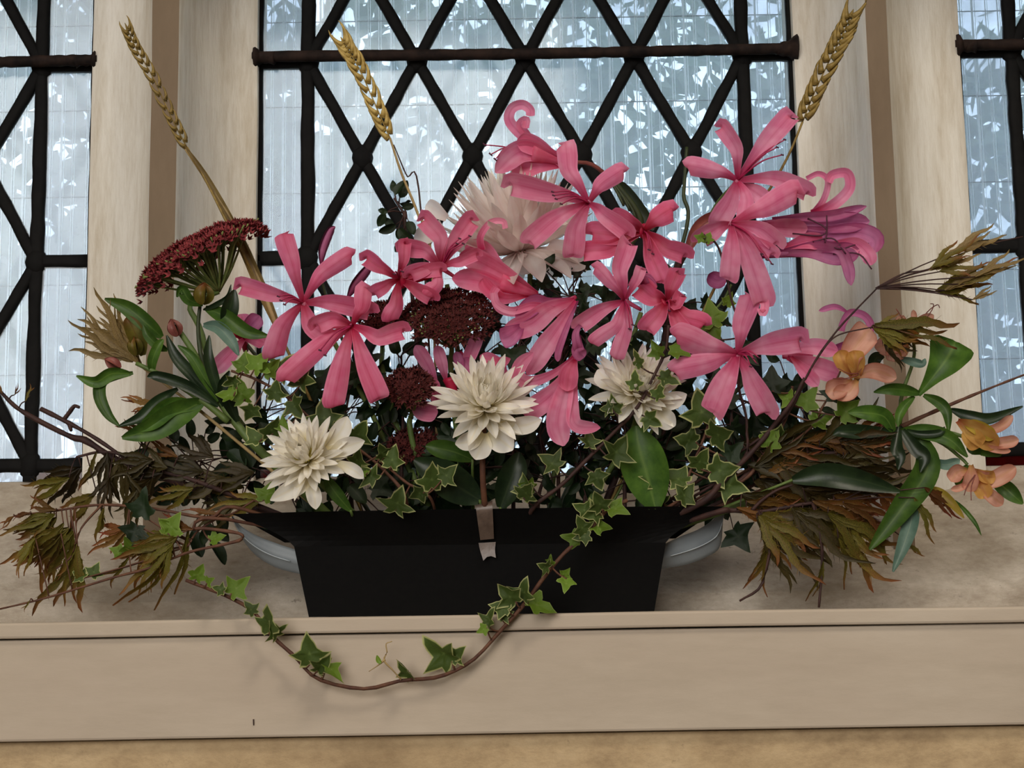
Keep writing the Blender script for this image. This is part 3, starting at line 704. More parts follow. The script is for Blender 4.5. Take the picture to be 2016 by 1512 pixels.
strap(n, b, [(1600, 422), (1622, 392), (1630, 356), (1612, 342), (1588, 352)], 14, -.018, -.024, M_pink, prof='even', n=24)
strap(n, b, [(1520, 430), (1580, 427), (1640, 424), (1706, 406)], 22, -.024, -.03, M_mauve, cup=.4)
strap(n, b, [(1520, 440), (1600, 440), (1650, 438), (1712, 436)], 42, -.020, -.026, M_mauve, wave=.12)
strap(n, b, [(1520, 452), (1580, 456), (1630, 462), (1690, 458), (1722, 472), (1718, 500)], 40, -.018, -.026, M_mauve, wave=.14)
strap(n, b, [(1504, 442), (1540, 448), (1590, 450)], 38, -.024, -.026, M_pink)
b = n.add('bloom', tube(pts([(1500, 505), (1560, 498), (1600, 494)], -.02, -.022), .0014, .0045, 10, 9), M_mauve, label='fading mauve bloom')
strap(n, b, [(1530, 498), (1600, 492), (1650, 500), (1692, 492)], 46, -.022, -.03, M_mauve, wave=.14)
strap(n, b, [(1540, 488), (1590, 474), (1620, 478)], 34, -.022, -.028, M_pinkr)
strap(n, b, [(1600, 496), (1650, 492), (1668, 520), (1676, 562)], 24, -.026, -.032, M_mauve, wave=.2)
strap(n, b, [(1620, 484), (1680, 478), (1708, 500), (1716, 522)], 30, -.026, -.03, M_pink, wave=.2)
for l in ([(1560, 460), (1622, 462), (1628, 424)], [(1590, 430), (1626, 450), (1624, 478)], [(1620, 470), (1650, 490), (1684, 482)], [(1600, 476), (1640, 470), (1665, 500)], [(1640, 500), (1690, 500), (1716, 530)]):
    s = n.add('stamen', tube(pts(l, -.030, -.034), .0006, .0005, 12, 5), M_anth, b)
n.add('side_bud', ribbon(pts([(1395, 540), (1412, 552), (1430, 548)], -.01), 34 * PX, 'round', .5), M_mauve, label='pale mauve bud tip')
# ---- nerine E : right of centre
n = Thing('pink_nerine', 'pink nerine right of centre with ragged petals and a deep red-throated bloom', 'flower', foot(.03), G_N)
stemto(n, P(1262, 615, .0), .002)
bloom(n, (1230, 592), -.048, [((1220, 530), (1236, 478), 40), ((1202, 556), (1174, 526), 28), ((1178, 614), (1140, 640), 36), ((1254, 550), (1262, 528), 24), ((1212, 640), (1168, 672), 30), ((1232, 645), (1214, 702), 32)],
      M_pink, seed=9, stamens=[(1240, 648), (1246, 640)], tube_to=(1262, 610))
strap(n, None, [(1148, 632), (1134, 655), (1136, 680), (1142, 694)], 18, -.056, -.05, M_mauve)
bloom(n, (1312, 594), -.042, [((1322, 564), (1334, 536), 36), ((1352, 624), (1386, 636), 40), ((1334, 634), (1350, 664), 38), ((1284, 584), (1256, 562), 48), ((1296, 620), (1274, 646), 42), ((1330, 600), (1340, 580), 26)],
      M_pinkr, throat=28, red=True, seed=10, tube_to=(1280, 620), stamens=[(1318, 612)])
n.add('anther_knot', tube(pts([(1258, 552), (1270, 548), (1284, 556), (1290, 566)], -.05), .003, .0024, 10, 7, .8), M_mauve)
# ---- nerine F : below centre
n = Thing('pink_nerine', 'drooping pink nerine below centre with two narrow trumpets hanging over the dark foliage', 'flower', foot(.02), G_N)
hub = P(1136, 640, -.002); stemto(n, hub, .0018)
b = n.add('bloom', tube(pts([(1134, 584), (1112, 598), (1090, 612)], -.028, -.03), .0012, .005, 10, 9), M_pink)
strap(n, b, [(1132, 590), (1085, 608), (1040, 640), (990, 652)], 46, -.032, -.042, M_pink)
strap(n, b, [(1134, 592), (1100, 645), (1068, 690), (1038, 738)], 42, -.036, -.036, M_pink)
strap(n, b, [(1132, 588), (1080, 600), (1050, 600), (1016, 632)], 38, -.028, -.042, M_mauve)
strap(n, b, [(1030, 640), (1005, 660), (985, 668)], 42, -.040, -.044, M_mauve)
strap(n, b, [(1138, 592), (1118, 640), (1100, 690), (1098, 712)], 14, -.040, -.046, M_mauve)
strap(n, b, [(1090, 612), (1050, 602), (1008, 612), (978, 598), (972, 576)], 18, -.036, -.044, M_pink, prof='even')
b = n.add('bloom', tube(pts([(1136, 690), (1122, 730), (1108, 764)], -.040, -.042), .0016, .0062, 10, 9), M_pink)
strap(n, b, [(1132, 700), (1092, 734), (1044, 752), (1020, 740), (1026, 716), (1050, 694)], 28, -.044, -.05, M_pink, n=28)
strap(n, b, [(1130, 710), (1112, 770), (1098, 830), (1110, 878)], 46, -.046, -.05, M_pink)
strap(n, b, [(1134, 705), (1128, 790), (1134, 836), (1182, 842)], 28, -.044, -.054, M_pink)
strap(n, b, [(1126, 720), (1092, 770), (1056, 800), (1028, 812)], 44, -.044, -.046, M_pink)
strap(n, b, [(1140, 660), (1138, 690), (1150, 704)], 28, -.050, -.05, M_mauve)
strap(n, b, [(1132, 708), (1120, 735), (1116, 770)], 40, -.050, -.054, M_pinkr)
# ---- nerine G : right
n = Thing('pink_nerine', 'lowest right pink nerine star, one side bloom touching the golden peach flower', 'flower', foot(.06), G_N)
stemto(n, P(1480, 735, .0), .0018, M_stemd)
bloom(n, (1452, 697), -.050, [((1515, 678), (1576, 668), 52), ((1392, 682), (1336, 660), 54), ((1396, 714), (1330, 728), 46), ((1428, 752), (1405, 808), 54), ((1484, 758), (1512, 812), 48), ((1460, 640), (1478, 584), 44)],
      M_pink, seed=11, stamens=[(1490, 716), (1485, 706), (1478, 722), (1495, 705)], tube_to=(1480, 730))
b = n.add('bloom', tube(pts([(1540, 702), (1570, 700), (1600, 704)], -.025, -.028), .0014, .006, 10, 9), M_pink)
strap(n, b, [(1545, 690), (1600, 682), (1650, 692)], 34, -.03, -.035, M_pink)
strap(n, b, [(1550, 704), (1605, 722), (1652, 738)], 42, -.032, -.036, M_pink)
strap(n, b, [(1558, 702), (1585, 732), (1611, 760)], 28, -.034, -.038, M_pink)
strap(n, b, [(1640, 690), (1690, 668), (1714, 646), (1702, 622), (1674, 616), (1660, 636), (1656, 652)], 18, -.02, -.02, M_mauve, prof='even', n=30)
strap(n, b, [(1674, 618), (1645, 604), (1612, 612)], 12, -.02, -.02, M_mauve)
# ---- nerine H : behind the front mums
n = Thing('pink_nerine', 'shadowed pink nerine low in the centre, its petals standing behind the front white chrysanthemum', 'flower', foot(-.02), G_N)
stemto(n, P(905, 790, .0), .0016, M_stemd)
b = n.add('bloom', tube(pts([(900, 800), (892, 770), (885, 745)], -.01), .0012, .005, 8, 8), M_throat)
for l, w, mt in (([(862, 765), (840, 715), (818, 680)], 28, M_pink), ([(878, 750), (870, 715), (860, 680)], 24, M_pink), ([(905, 755), (905, 720), (898, 692)], 20, M_mauve), ([(905, 750), (925, 700), (945, 652)], 28, M_pink),
                 ([(905, 692), (935, 724), (965, 722), (1005, 706)], 26, M_pinkr), ([(940, 760), (930, 730), (912, 705)], 26, M_mauve), ([(812, 792), (832, 808), (862, 812)], 40, M_pink), ([(866, 800), (856, 775), (850, 745)], 28, M_pinkr), ([(1000, 760), (980, 720), (945, 700)], 30, M_pinkr)):
    strap(n, b, l, w, -.012, -.02, mt)
for lbl, l, w, mt in (('slender maroon nerine bud standing in front of the left upright lead', [(632, 520), (636, 490), (650, 455), (660, 446)], 20, M_anth), ('curled maroon and white-edged bud behind the red-throated bloom', [(685, 585), (700, 560), (722, 532), (728, 522)], 22, M_anth), ):
    t = Thing('nerine_bud', lbl, 'bud', foot(-.06)); q = pts(l, -.012)
    t.add('bud', ribbon(q, w * PX, 'lance', .6, 6, 14), M_anth); t.add('bud_back', ribbon(q, w * PX * .8, 'lance', -.5, 6, 14), M_mauve)
    t.add('stem', tube([q[0], P(l[0][0] + 20, l[0][1] + 90, 0), foot(-.06)], .0009, .0012, 14, 6), M_stemd)
# ---------------------------------------------------------------- chrysanthemums
def petal_master(nm, L, w, mat, cup, curl, prof='strap', n=9, nu=4):
    """unit petal along +X, arching to +Z; reused by every copy on the head"""
    v, f, u = [], [], []
    pf = PROF[prof]
    x = z = 0; a = 0
    for i in range(n + 1):
        t = i / n; ww = w * pf(t)
        for j in range(nu + 1):
            s = j / nu * 2 - 1
            v.append((x - math.sin(a) * cup * ww * s * s, s * ww / 2, z + math.cos(a) * cup * ww * s * s)); u.append(((s + 1) / 2, t))
        a += curl / n; x += L / n * math.cos(a); z += L / n * math.sin(a)
    m = nu + 1
    f = [(i * m + j, i * m + j + 1, (i + 1) * m + j + 1, (i + 1) * m + j) for i in range(n) for j in range(nu)]
    return mesh(nm, v, f, mat, u)
def mum(label, c, Y, axis, R, rings, mat, seed, stem=None, extra=(), core=True, stemmat=None):
    rn = random.Random(seed); C = P(c[0], c[1], Y); A = Vector(axis).normalized()
    th = Thing('chrysanthemum', label, 'flower', foot(max(-.1, min(.08, C.x * .6))), 'white chrysanthemums')
    X = A.orthogonal().normalized(); Z = A; Yv = Z.cross(X); B = Matrix((X, Yv, Z)).transposed()
    th.add('calyx', tube([C - A * .010, C - A * .006, C - A * .001], .002, .0055, 5, 10), M_sgreen)
    masters = {}
    for (cnt, el, L, w, curl, mt, r0, z0) in rings:
        key = (L, w, curl)
        ms = [petal_master('petal', R * L * k1, R * w, mt or mat, .28, curl * k2, 'mum') for k1, k2 in ((1, 1), (.92, 1.25), (1.06, .8))]
        off = rn.random() * 6
        for i in range(cnt):
            ph = off + 2 * math.pi * (i + rn.uniform(-.28, .28)) / cnt; e = math.radians(el + rn.uniform(-7, 7))
            M = Matrix.Translation(C) @ B.to_4x4() @ Matrix.Rotation(ph, 4, 'Z') @ Matrix.Translation((R * r0, 0, R * z0)) @ Matrix.Rotation(-e, 4, 'Y') @ Matrix.Rotation(rn.uniform(-.25, .25), 4, 'X')
            th.put('petal', rn.choice(ms), M)
    if core:
        v, f, u = [], [], []
        for i in range(90):
            a = i * 2.39996; r = R * .19 * math.sqrt(i / 90); p = C + B @ Vector((r * math.cos(a), r * math.sin(a), R * (.22 - .4 * (r / R) ** 2))); d = B @ Vector((math.cos(a) * .3, math.sin(a) * .3, 1)).normalized(); s = d.orthogonal().normalized() * R * .018
            b_ = len(v); v += [p - s, p + s, p + s * .6 + d * R * .12, p - s * .6 + d * R * .12]; f.append((b_, b_ + 1, b_ + 2, b_ + 3)); u += [(.3, 0), (.7, 0), (.7, 1), (.3, 1)]
        th.add('flower_heart', (v, f, u), M_yel, kind='stuff', label='yellow-green heart of tight florets')
    for (l, w) in extra: th.add('petal', ribbon(pts(l, Y - .006, Y - .008, .003), w * PX, 'mum', .2, 6, 14), mat)
    st = stem or [P(c[0] + 8, c[1] + 60, Y + .012), foot(C.x * .7)]
    th.add('stem', tube([C - A * .009] + st, .0018, .0020, 16, 7), stemmat or M_stem)
    return th
FR = [(16, 0, 1.0, .24, .30, None, .06, -.04), (18, 12, .97, .21, .45, None, .06, .0), (20, 25, .90, .19, .6, None, .05, .04), (20, 38, .80, .17, .8, None, .05, .07), (20, 50, .66, .14, 1.0, None, .04, .10), (18, 62, .50, .12, 1.1, None, .03, .12), (14, 70, .24, .075, 1.0, M_yel, .05, .12)]
mum('cream-white chrysanthemum at the front centre, right above the tape strip', (955, 800), -.052, (.04, -.86, .52), 100 * PX, FR, M_white, 1,
    [P(950, 910, -.048), P(955, 1000, -.034), foot(-.015, .0)], [([(950, 850), (925, 868), (896, 874)], 34), ([(950, 852), (945, 880), (936, 905)], 44), ([(960, 850), (985, 866), (1010, 886)], 46), ([(985, 838), (1030, 838), (1066, 826)], 34)], stemmat=M_twig)
mum('smaller white chrysanthemum at the lower left, tilted left above the trough rim', (606, 906), -.052, (-.22, -.90, .38), 84 * PX, FR, M_white, 2,
    [P(640, 960, -.035), foot(-.08)], [([(615, 940), (580, 960), (532, 985)], 34), ([(608, 945), (618, 975), (622, 1003)], 28), ([(660, 910), (695, 925), (716, 942)], 24), ([(650, 895), (680, 880), (718, 868)], 34), ([(640, 880), (670, 850), (684, 820)], 36), ([(600, 870), (590, 850), (582, 835)], 34)])
mum('white chrysanthemum right of centre, crossed by a thin ivy vine', (1252, 772), -.035, (.15, -.9, .4), 92 * PX, FR, M_white, 3,
    [P(1240, 860, -.01), foot(.03)], [([(1210, 765), (1190, 745), (1176, 728)], 38), ([(1290, 800), (1310, 825), (1330, 838)], 38), ([(1290, 790), (1320, 790), (1352, 776)], 34), ([(1285, 770), (1310, 755), (1340, 746)], 34)])
BK = [(16, -22, .80, .30, -.25, None, .10, -.06), (24, 4, .98, .20, .5, None, .08, -.03), (28, 20, 1.02, .17, .6, None, .08, .0), (30, 35, 1.04, .15, .5, None, .08, .02), (30, 50, 1.04, .14, .4, None, .07, .04), (26, 64, 1.02, .13, .3, None, .06, .04), (18, 77, .98, .12, .2, M_white, .05, .05)]
mum('large blush-white chrysanthemum high in the middle, behind the pink star nerine', (1022, 492), .010, (-.24, -.16, .95), 160 * PX, BK, M_whiteb, 4,
    [P(1042, 580, .014), foot(-.01)], [([(1040, 500), (1062, 520), (1070, 538)], 46), ([(1010, 500), (1030, 520), (1040, 512)], 44), ([(1090, 500), (1130, 515), (1160, 512)], 40), ([(870, 440), (840, 460), (815, 470)], 40), ([(880, 430), (850, 410), (838, 404)], 34), ([(1090, 450), (1130, 440), (1150, 470)], 50), ([(1080, 480), (1120, 500), (1140, 500)], 54), ([(1070, 420), (1110, 420), (1130, 440)], 54)], core=False)
# ---------------------------------------------------------------- sedum heads
def florets(c, rx, ry, up, cnt, seed, s0=.0016, dome=.5):
    """tiny five-pointed florets packed over a dome"""
    rn = random.Random(seed); v, f = [], []
    U = Vector(up).normalized(); X = Vector((1, 0, 0)); X = (X - U * X.dot(U)).normalized(); Y = U.cross(X)
    for i in range(cnt):
        r = math.sqrt((i + .5) / cnt) * (1 + rn.uniform(-.03, .05)); a = i * 2.39996 + rn.uniform(-.1, .1)
        h = math.sqrt(max(0, 1 - r * r * .96))
        p = c + X * (r * math.cos(a) * rx) + Y * (r * math.sin(a) * ry) + U * (h * dome * rx + rn.uniform(-.0012, .0012) + .0030 * mnoise.noise(Vector((math.cos(a) * r * 5, math.sin(a) * r * 5, seed))))
        nrm = (X * r * math.cos(a) * .9 + Y * r * math.sin(a) * .9 + U * (.35 + h)).normalized(); t1 = nrm.orthogonal().normalized(); t2 = nrm.cross(t1); s = s0 * rn.uniform(.75, 1.35); b = len(v); a0 = rn.random() * 6
        v.append(p - nrm * s * .6)
        for k in range(5):
            q = a0 + k * 1.2566; v += [p + (t1 * math.cos(q) + t2 * math.sin(q)) * s + nrm * s * .7, p + (t1 * math.cos(q + .63) + t2 * math.sin(q + .63)) * s * .5]
        for k in range(10): f.append((b, b + 1 + k, b + 1 + (k + 1) % 10))
    return v, f
def sedum(label, c, Y, rx, ry, up, seed, mat, stem, cnt=420, under=True, dome=.45, ns=26, join_=.026, big=1.25):
    C = P(c[0], c[1], Y); th = Thing('sedum', label, 'flower', stem[-1], 'maroon sedum heads'); rx *= PX * (1 + Y); ry *= PX * (1 + Y); U = Vector(up).normalized()
    th.add('flower_head', florets(C, rx, ry, up, cnt, seed, .0019 * big, dome), mat, kind='stuff')
    X = Vector((1, 0, 0)); X = (X - U * X.dot(U)).normalized(); Yv = U.cross(X); hub = C - U * join_
    gs = []
    for i in range(ns):
        r = math.sqrt((i + .5) / ns) * .92; a = i * 2.39996; p = C + X * r * math.cos(a) * rx + Yv * r * math.sin(a) * ry + U * (math.sqrt(1 - r * r * .9) * dome * rx - .001)
        k = hub.lerp(p, .4) - U * .002; th.add('flower_stalk', tube([hub, k, p], .0009, .0007, 7, 5), M_sgreen)
        for q in range(9):
            aa = q * 2.4; e = p + (X * math.cos(aa) + Yv * math.sin(aa)) * rx * .17 * math.sqrt(q / 9) ; gs.append(tube([hub.lerp(p, .72), e], .0005, .0006, 3, 4))
    th.add('green_undergrowth', join(*gs), M_sgreen, kind='stuff')
    th.add('stem', tube([hub] + stem, .0017, .0022, 20, 7), M_stem)
    return th
sedum('domed maroon sedum head at the far left, seen from the side on green stalks', (402, 522), -.012, 142, 96, (-.46, -.20, .86), 1, M_sed, [P(375, 600, -.010), P(395, 650, -.008), P(450, 800, .0), foot(-.11)], 1300, dome=.40, ns=40, join_=.020, big=1.5)
sedum('largest dark maroon sedum head in the centre, under the pink trumpet bloom', (886, 628), -.018, 92, 76, (0, -.8, .6), 2, M_sedd, [P(890, 760, .0), foot(-.03)], 620, dome=.35)
sedum('small round dark maroon sedum head just left of the front chrysanthemum', (806, 764), -.030, 50, 46, (0, -.85, .5), 3, M_sedd, [P(810, 860, -.01), foot(-.05)], 300, dome=.4, ns=12)
sedum('dark maroon sedum head half hidden behind the second pink star on the left', (755, 632), .0, 50, 44, (.1, -.8, .5), 4, M_sedd, [P(760, 760, .005), foot(-.055)], 240, dome=.4, ns=10)
sedum('shadowed maroon sedum head deep in the foliage above the trough rim', (815, 880), .0, 52, 40, (0, -.8, .5), 5, M_sedd, [P(815, 940, .004), foot(-.05)], 240, dome=.4, ns=10)
# ---------------------------------------------------------------- wheat ears
def wheat(label, spine, Y, stemp, mat, cnt, w, seed, flat=False):
    rn = random.Random(seed); q = catmull(pts(spine, Y), cnt + 1); th = Thing('wheat_ear', label, 'wheat', stemp[-1], 'wheat ears'); L = (q[-1] - q[0]).length
    th.add('ear_axis', tube(q, .0005, .0004, 16, 5), mat)
    for i in range(cnt):
        p = q[i]; T = (q[i + 1] - q[i]).normalized(); Nn = (CAM - p).normalized(); Sd = T.cross(Nn).normalized(); s = 1 if i % 2 else -1
        tw = rn.uniform(-.6, .6)
        side = (Sd * math.cos(tw * .5) + Nn * math.sin(tw * .5)) * s; len_ = w * PX * 1.25 * (1 - .25 * abs(i / cnt - .45)) * rn.uniform(.9, 1.1)
        d = (T * .9 + side * .36).normalized(); b = p + side * w * PX * .12; v = []
        g = join(*[tube([b + o, b + o + d * len_ * .35 + side * .0008, b + o + d * len_ * .8 + T * .0008, b + o + (d + T * .8).normalized() * len_ * 1.15], w * PX * .17, .0001, 7, 6, .2) for o in (Vector(), Nn * .0012 + T * .0012, -Nn * .0010 + T * .001)])
        th.add('spikelet', g, mat)
    th.add('spikelet', tube([q[-2], q[-1], q[-1] + (q[-1] - q[-2]).normalized() * .004], w * PX * .2, .0002, 6, 6), mat)
    th.add('stem', tube([q[0]] + stemp, .00075, .0011, 24, 6), mat if mat is M_eard else M_straw)
    return th
wheat('ripe wheat ear on a long stem at the far left, against the left mullion', [(368, 290), (338, 232), (300, 150), (268, 95), (250, 55)], -.012, [P(405, 355, -.012), P(440, 425, -.014), P(478, 500, -.010), P(520, 590, 0), foot(-.09)], M_eard, 26, 24, 1)
wheat('pale golden wheat ear left of centre, in front of the lead diamonds', [(768, 272), (745, 220), (712, 145), (690, 105), (676, 82)], -.006, [P(790, 340, -.004), P(822, 420, 0), P(850, 520, .004), foot(-.05)], M_ear, 26, 34, 2)
wheat('olive wheat ear leaning right in front of the right mullion', [(1580, 240), (1602, 185), (1635, 115), (1658, 70), (1676, 28)], -.008, [P(1555, 300, -.008), P(1520, 365, -.006), P(1450, 480, .004), foot(.05)], M_eard, 26, 38, 3, True)
t = Thing('straw_stem', 'thick grey-brown straw blade leaning behind the far-left pink bloom', 'straw', foot(-.09))
t.add('stalk', ribbon(pts([(545, 640), (515, 570), (480, 490), (440, 410), (400, 340), (362, 285)], 0, -.016), 26 * PX, 'blade', .5, 4, 20), M_tanleaf)
t.add('stalk_back', tube(pts([(550, 660), (500, 520), (455, 430), (362, 290)], .002, -.012), .0022, .0006, 16, 6), M_straw)
t = Thing('straw_stem', 'thin dark straw beside the golden wheat ear stem', 'straw', foot(-.05))
t.add('stalk', tube([P(775, 285, 0), P(800, 345, 0), P(828, 405, .002), foot(-.05)], .0004, .0008, 20, 5), M_twigd)
t = Thing('tall_stem', 'upright dark green stem rising in front of the right lead lattice', 'stem', foot(.04))
t.add('stalk', tube([P(1352, 290, .02), P(1346, 380, .018), P(1338, 500, .014), foot(.04)], .0013, .0016, 24, 6), M_stemd)
# ---------------------------------------------------------------- leaves with shared meshes
def ivy_master(seed, mat, pale=.8):
    rn = random.Random(seed)
    o = [(0, -.05), (.16, -.12), (.36, -.10), (.30, .06), (.54, .22), (.66, .36), (.44, .42), (.28, .48), (.22, .66), (.10, .88), (0, 1.08)]
    o = [(x * rn.uniform(.88, 1.12), y + rn.uniform(-.04, .04)) for x, y in o]; o[0] = (0, -.02); o[-1] = (0, 1.05)
    out = o + [(-x * rn.uniform(.9, 1.1), y) for x, y in o[-2:0:-1]]
    c = (0, .30); v, u = [], []
    bend = rn.uniform(.12, .4); drp = rn.uniform(-.35, .45)
    def z(x, y): return bend * abs(x) + drp * y * y * .5 + .05 * math.sin(x * 9 + y * 7 + seed)
    v.append((c[0], c[1], z(*c))); u.append((.5, .5))
    for k, uu in ((.55, .30), (.84, .12), (1.0, .0)):
        for x, y in out:
            X, Y = c[0] + (x - c[0]) * k, c[1] + (y - c[1]) * k; v.append((X, Y, z(X, Y))); u.append((uu, .5))
    n = len(out); f = [(0, 1 + i, 1 + (i + 1) % n) for i in range(n)]
    for r in range(2): f += [(1 + r * n + i, 1 + (r + 1) * n + i, 1 + (r + 1) * n + (i + 1) % n, 1 + r * n + (i + 1) % n) for i in range(n)]
    return mesh('ivy_leaf', v, f, mat, u)
IVY = {'v': [ivy_master(i, M_ivy) for i in range(5)], 'g': [ivy_master(i + 9, M_ivyg) for i in range(4)], 'd': [ivy_master(i + 20, M_dark) for i in range(4)]}
def ovate_master(seed, mat):
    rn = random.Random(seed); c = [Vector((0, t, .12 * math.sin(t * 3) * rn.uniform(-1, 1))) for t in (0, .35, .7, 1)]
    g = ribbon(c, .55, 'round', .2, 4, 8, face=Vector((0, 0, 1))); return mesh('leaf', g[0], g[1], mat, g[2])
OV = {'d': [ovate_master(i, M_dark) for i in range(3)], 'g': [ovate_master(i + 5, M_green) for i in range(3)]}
def maple_master(seed, mat, lobes=5, teeth=6, spread=1.0, droop=.35, thin=1.0):
    """finely cut leaf: long narrow toothed lobes that hang close together"""
    rn = random.Random(seed); v, f, u = [], [], []
    for k in range(lobes):
        kk = k - (lobes - 1) / 2
        a = kk * .17 * spread + rn.uniform(-.07, .07); L = (1 - .13 * abs(kk)) * rn.uniform(.72, 1.1); W = .026 * thin * rn.uniform(.8, 1.3)
        cv = rn.uniform(-.22, .22) - kk * .05; dr = droop * rn.uniform(.2, 1.5); n = 12; b = len(v); cen = []; z0 = rn.uniform(-.10, .10)
        for i in range(n + 1):
            t = i / n; ang = a + cv * t * t + .05 * math.sin(t * 9 + k); x = math.sin(ang) * L * t; y = math.cos(ang) * L * t; zz = -dr * t * t * .5 + z0 * t; tx, ty = math.cos(ang), -math.sin(ang)
            w = W * (.35 + 1.25 * math.sin(math.pi * min(1, t * .95 + .06)) ** 1.2) * (.86 + .3 * (i % 2)) if i < n else .002
            cen.append((x, y, zz, tx, ty, w)); v += [(x - tx * w, y - ty * w, zz + .012), (x, y, zz - .008), (x + tx * w, y + ty * w, zz + .012)]; u += [(.1, t), (.5, t), (.9, t)]
            if i: q = b + 3 * i; f += [(q - 3, q - 2, q + 1, q), (q - 2, q - 1, q + 2, q + 1)]
        for tt in range(teeth):
            i = 2 + tt * 8 // teeth; x, y, zz, tx, ty, w = cen[i]; h = math.hypot(x, y) + 1e-6; dx, dy = x / h, y / h
            for s in (1, -1):
                l = .17 * L * rn.uniform(.5, 1.2) * (1 - .4 * i / n); o = W * rn.uniform(1.2, 2.6); q = len(v)
                v += [(x + s * tx * w * .3, y + s * ty * w * .3, zz), (x + s * tx * w * .9 + dx * l * .38, y + s * ty * w * .9 + dy * l * .38, zz), (x + s * tx * (w + o) + dx * l, y + s * ty * (w + o) + dy * l, zz + rn.uniform(-.03, .02))]
                u += [(.3, .4), (.3, .6), (.02, 1)]; f.append((q, q + 1, q + 2))
    return mesh('cut_leaf', v, f, mat, u)
MAP = {'o': [maple_master(i, M_maple) for i in range(5)], 'r': [maple_master(i + 7, M_mapler, 4) for i in range(4)], 'd': [maple_master(i + 14, M_mapled, 5, 7, 1.5) for i in range(6)], 't': [maple_master(i + 23, M_tanleaf, 4, 4, .8, .15, .9) for i in range(3)], 'n': [maple_master(i + 30, M_maple, 2, 5, .7, .4, 1.1) for i in range(5)]}
def place(th, nm, m, x, y, Y, ang, size, tilt=0.0, yaw=0.0, parent=None):
    """ang: degrees, 0 = pointing right in the picture, 90 = up; tilt leans the tip towards (+) or away; yaw turns about its midrib"""
    a = math.radians(ang); C = P(x, y, Y); V = (CAM - C).normalized()
    R_ = (RM @ Vector((1, 0, 0))); U_ = (RM @ Vector((0, 1, 0)))
    D = (R_ * math.cos(a) + U_ * math.sin(a)); D = (D * math.cos(tilt) + V * math.sin(tilt)).normalized()
    Nn = (V - D * V.dot(D)); Nn = Nn.normalized() if Nn.length > .05 else D.orthogonal().normalized()
    X = D.cross(Nn).normalized(); X2 = X * math.cos(yaw) + Nn * math.sin(yaw); N2 = X2.cross(D)
    s = size * PX * (1 + Y)
    M = Matrix.Translation(C) @ Matrix((X2 * s, D * s, N2 * s)).transposed().to_4x4()
    return th.put(nm, m, M, parent)
rg = random.Random(77)
def vine(name, label, cat, stem, Y0, Y1, r0, r1, leaves, kinds, mat=None, group=None, rough=.25, lift=0.0, nm='ivy_leaf', end_foot=None, petiole=True):
    q = pts(stem, Y0, Y1)
    if end_foot is not None: q = q + [end_foot]
    th = Thing(name, label, cat, q[-1], group); cc = catmull(q, 60)
    th.add('stem', tube(q, r0, r1, 60, 7, rough), mat or M_twig)
    for l in leaves:
        x, y, ang, size = l[:4]; k = l[4] if len(l) > 4 else kinds; tl = l[5] if len(l) > 5 else rg.uniform(-.5, .6); yw = l[6] if len(l) > 6 else rg.uniform(-.6, .6)
        # depth of the leaf = depth of the nearest stem point
        best = min(cc, key=lambda p: (p - P(x, y, p.y)).length)
        Y = best.y - .004 + rg.uniform(-.003, .003); ms = (IVY if nm == 'ivy_leaf' else MAP if nm == 'cut_leaf' else OV)[k]
        lf = place(th, nm, rg.choice(ms), x, y, Y, ang + rg.uniform(-12, 12), size * rg.uniform(.78, .98), tl + rg.uniform(-.2, .2), yw + rg.uniform(-.25, .25))
        B = P(x, y, Y)
        if petiole and (B - best).length > .0012:
            th.add('leaf_stalk', tube([best, best.lerp(B, .5) + Vector((0, -.001, -.001)), B], .0006, .0005, 6, 5), mat or M_twig)
    return th
# the long ivy trail that loops below the shelf edge
vine('ivy_trail', 'long looping ivy trail hanging over the front of the trough and below the shelf edge', 'ivy',
     [(366, 1142), (420, 1163), (460, 1180), (500, 1205), (536, 1252), (580, 1292), (625, 1336), (715, 1356), (790, 1340), (865, 1332), (930, 1300), (985, 1242), (1030, 1192), (1070, 1138), (1110, 1090), (1160, 1045), (1182, 1018), (1200, 1000), (1235, 985)], -.060, -.056, .0011, .0013,
     [(385, 1140, 70, 44, 'g', .1, .1), (408, 1148, 30, 30, 'g'), (455, 1168, 50, 56, 'g', .1, 0), (440, 1164, 150, 26, 'v'), (500, 1208, 120, 34, 'v'), (530, 1245, 75, 72, 'v', .2, .7), (545, 1252, 110, 40, 'v'), (612, 1305, 92, 74, 'v', .1, .4), (625, 1320, 60, 44, 'v'), (640, 1322, 130, 40, 'v'), (640, 1310, -40, 62, 'g', .2, .9),
      (812, 1332, 130, 56, 'v', .1, 1.2), (890, 1302, 150, 78, 'v', .1, .9), (892, 1298, 55, 50, 'v', .2, .5), (960, 1232, 60, 44, 'v', 0, .9), (985, 1215, 20, 34, 'v'), (958, 1236, 200, 30, 'g'), (1015, 1184, 130, 60, 'v', 0, .5), (1030, 1180, 80, 50, 'v', .3, .4), (1040, 1186, -15, 60, 'g', .1, .8), (1000, 1200, 160, 40, 'v'), (1080, 1118, 150, 34, 'v'), (1085, 1110, 100, 26, 'g', .6), (1116, 1140, -100, 36, 'g', .6), (1110, 1135, 60, 28, 'g', .3, .2),
      (1140, 1062, 160, 44, 'g'), (1150, 1050, 110, 44, 'v'), (1160, 1055, 200, 36, 'v'), (1165, 1034, -8, 46, 'g', 0, .6), (1180, 1008, 190, 52, 'v'), (1200, 998, -10, 48, 'g', .2, .7), (1185, 1002, 120, 46, 'v'), (1160, 1010, 150, 46, 'v')], 'v')
t = COL.objects['ivy_trail']
T_ = Thing('ivy_tendril', 'tiny bare ivy shoot standing up from the bottom of the looping trail', 'ivy', P(790, 1338, -.06))
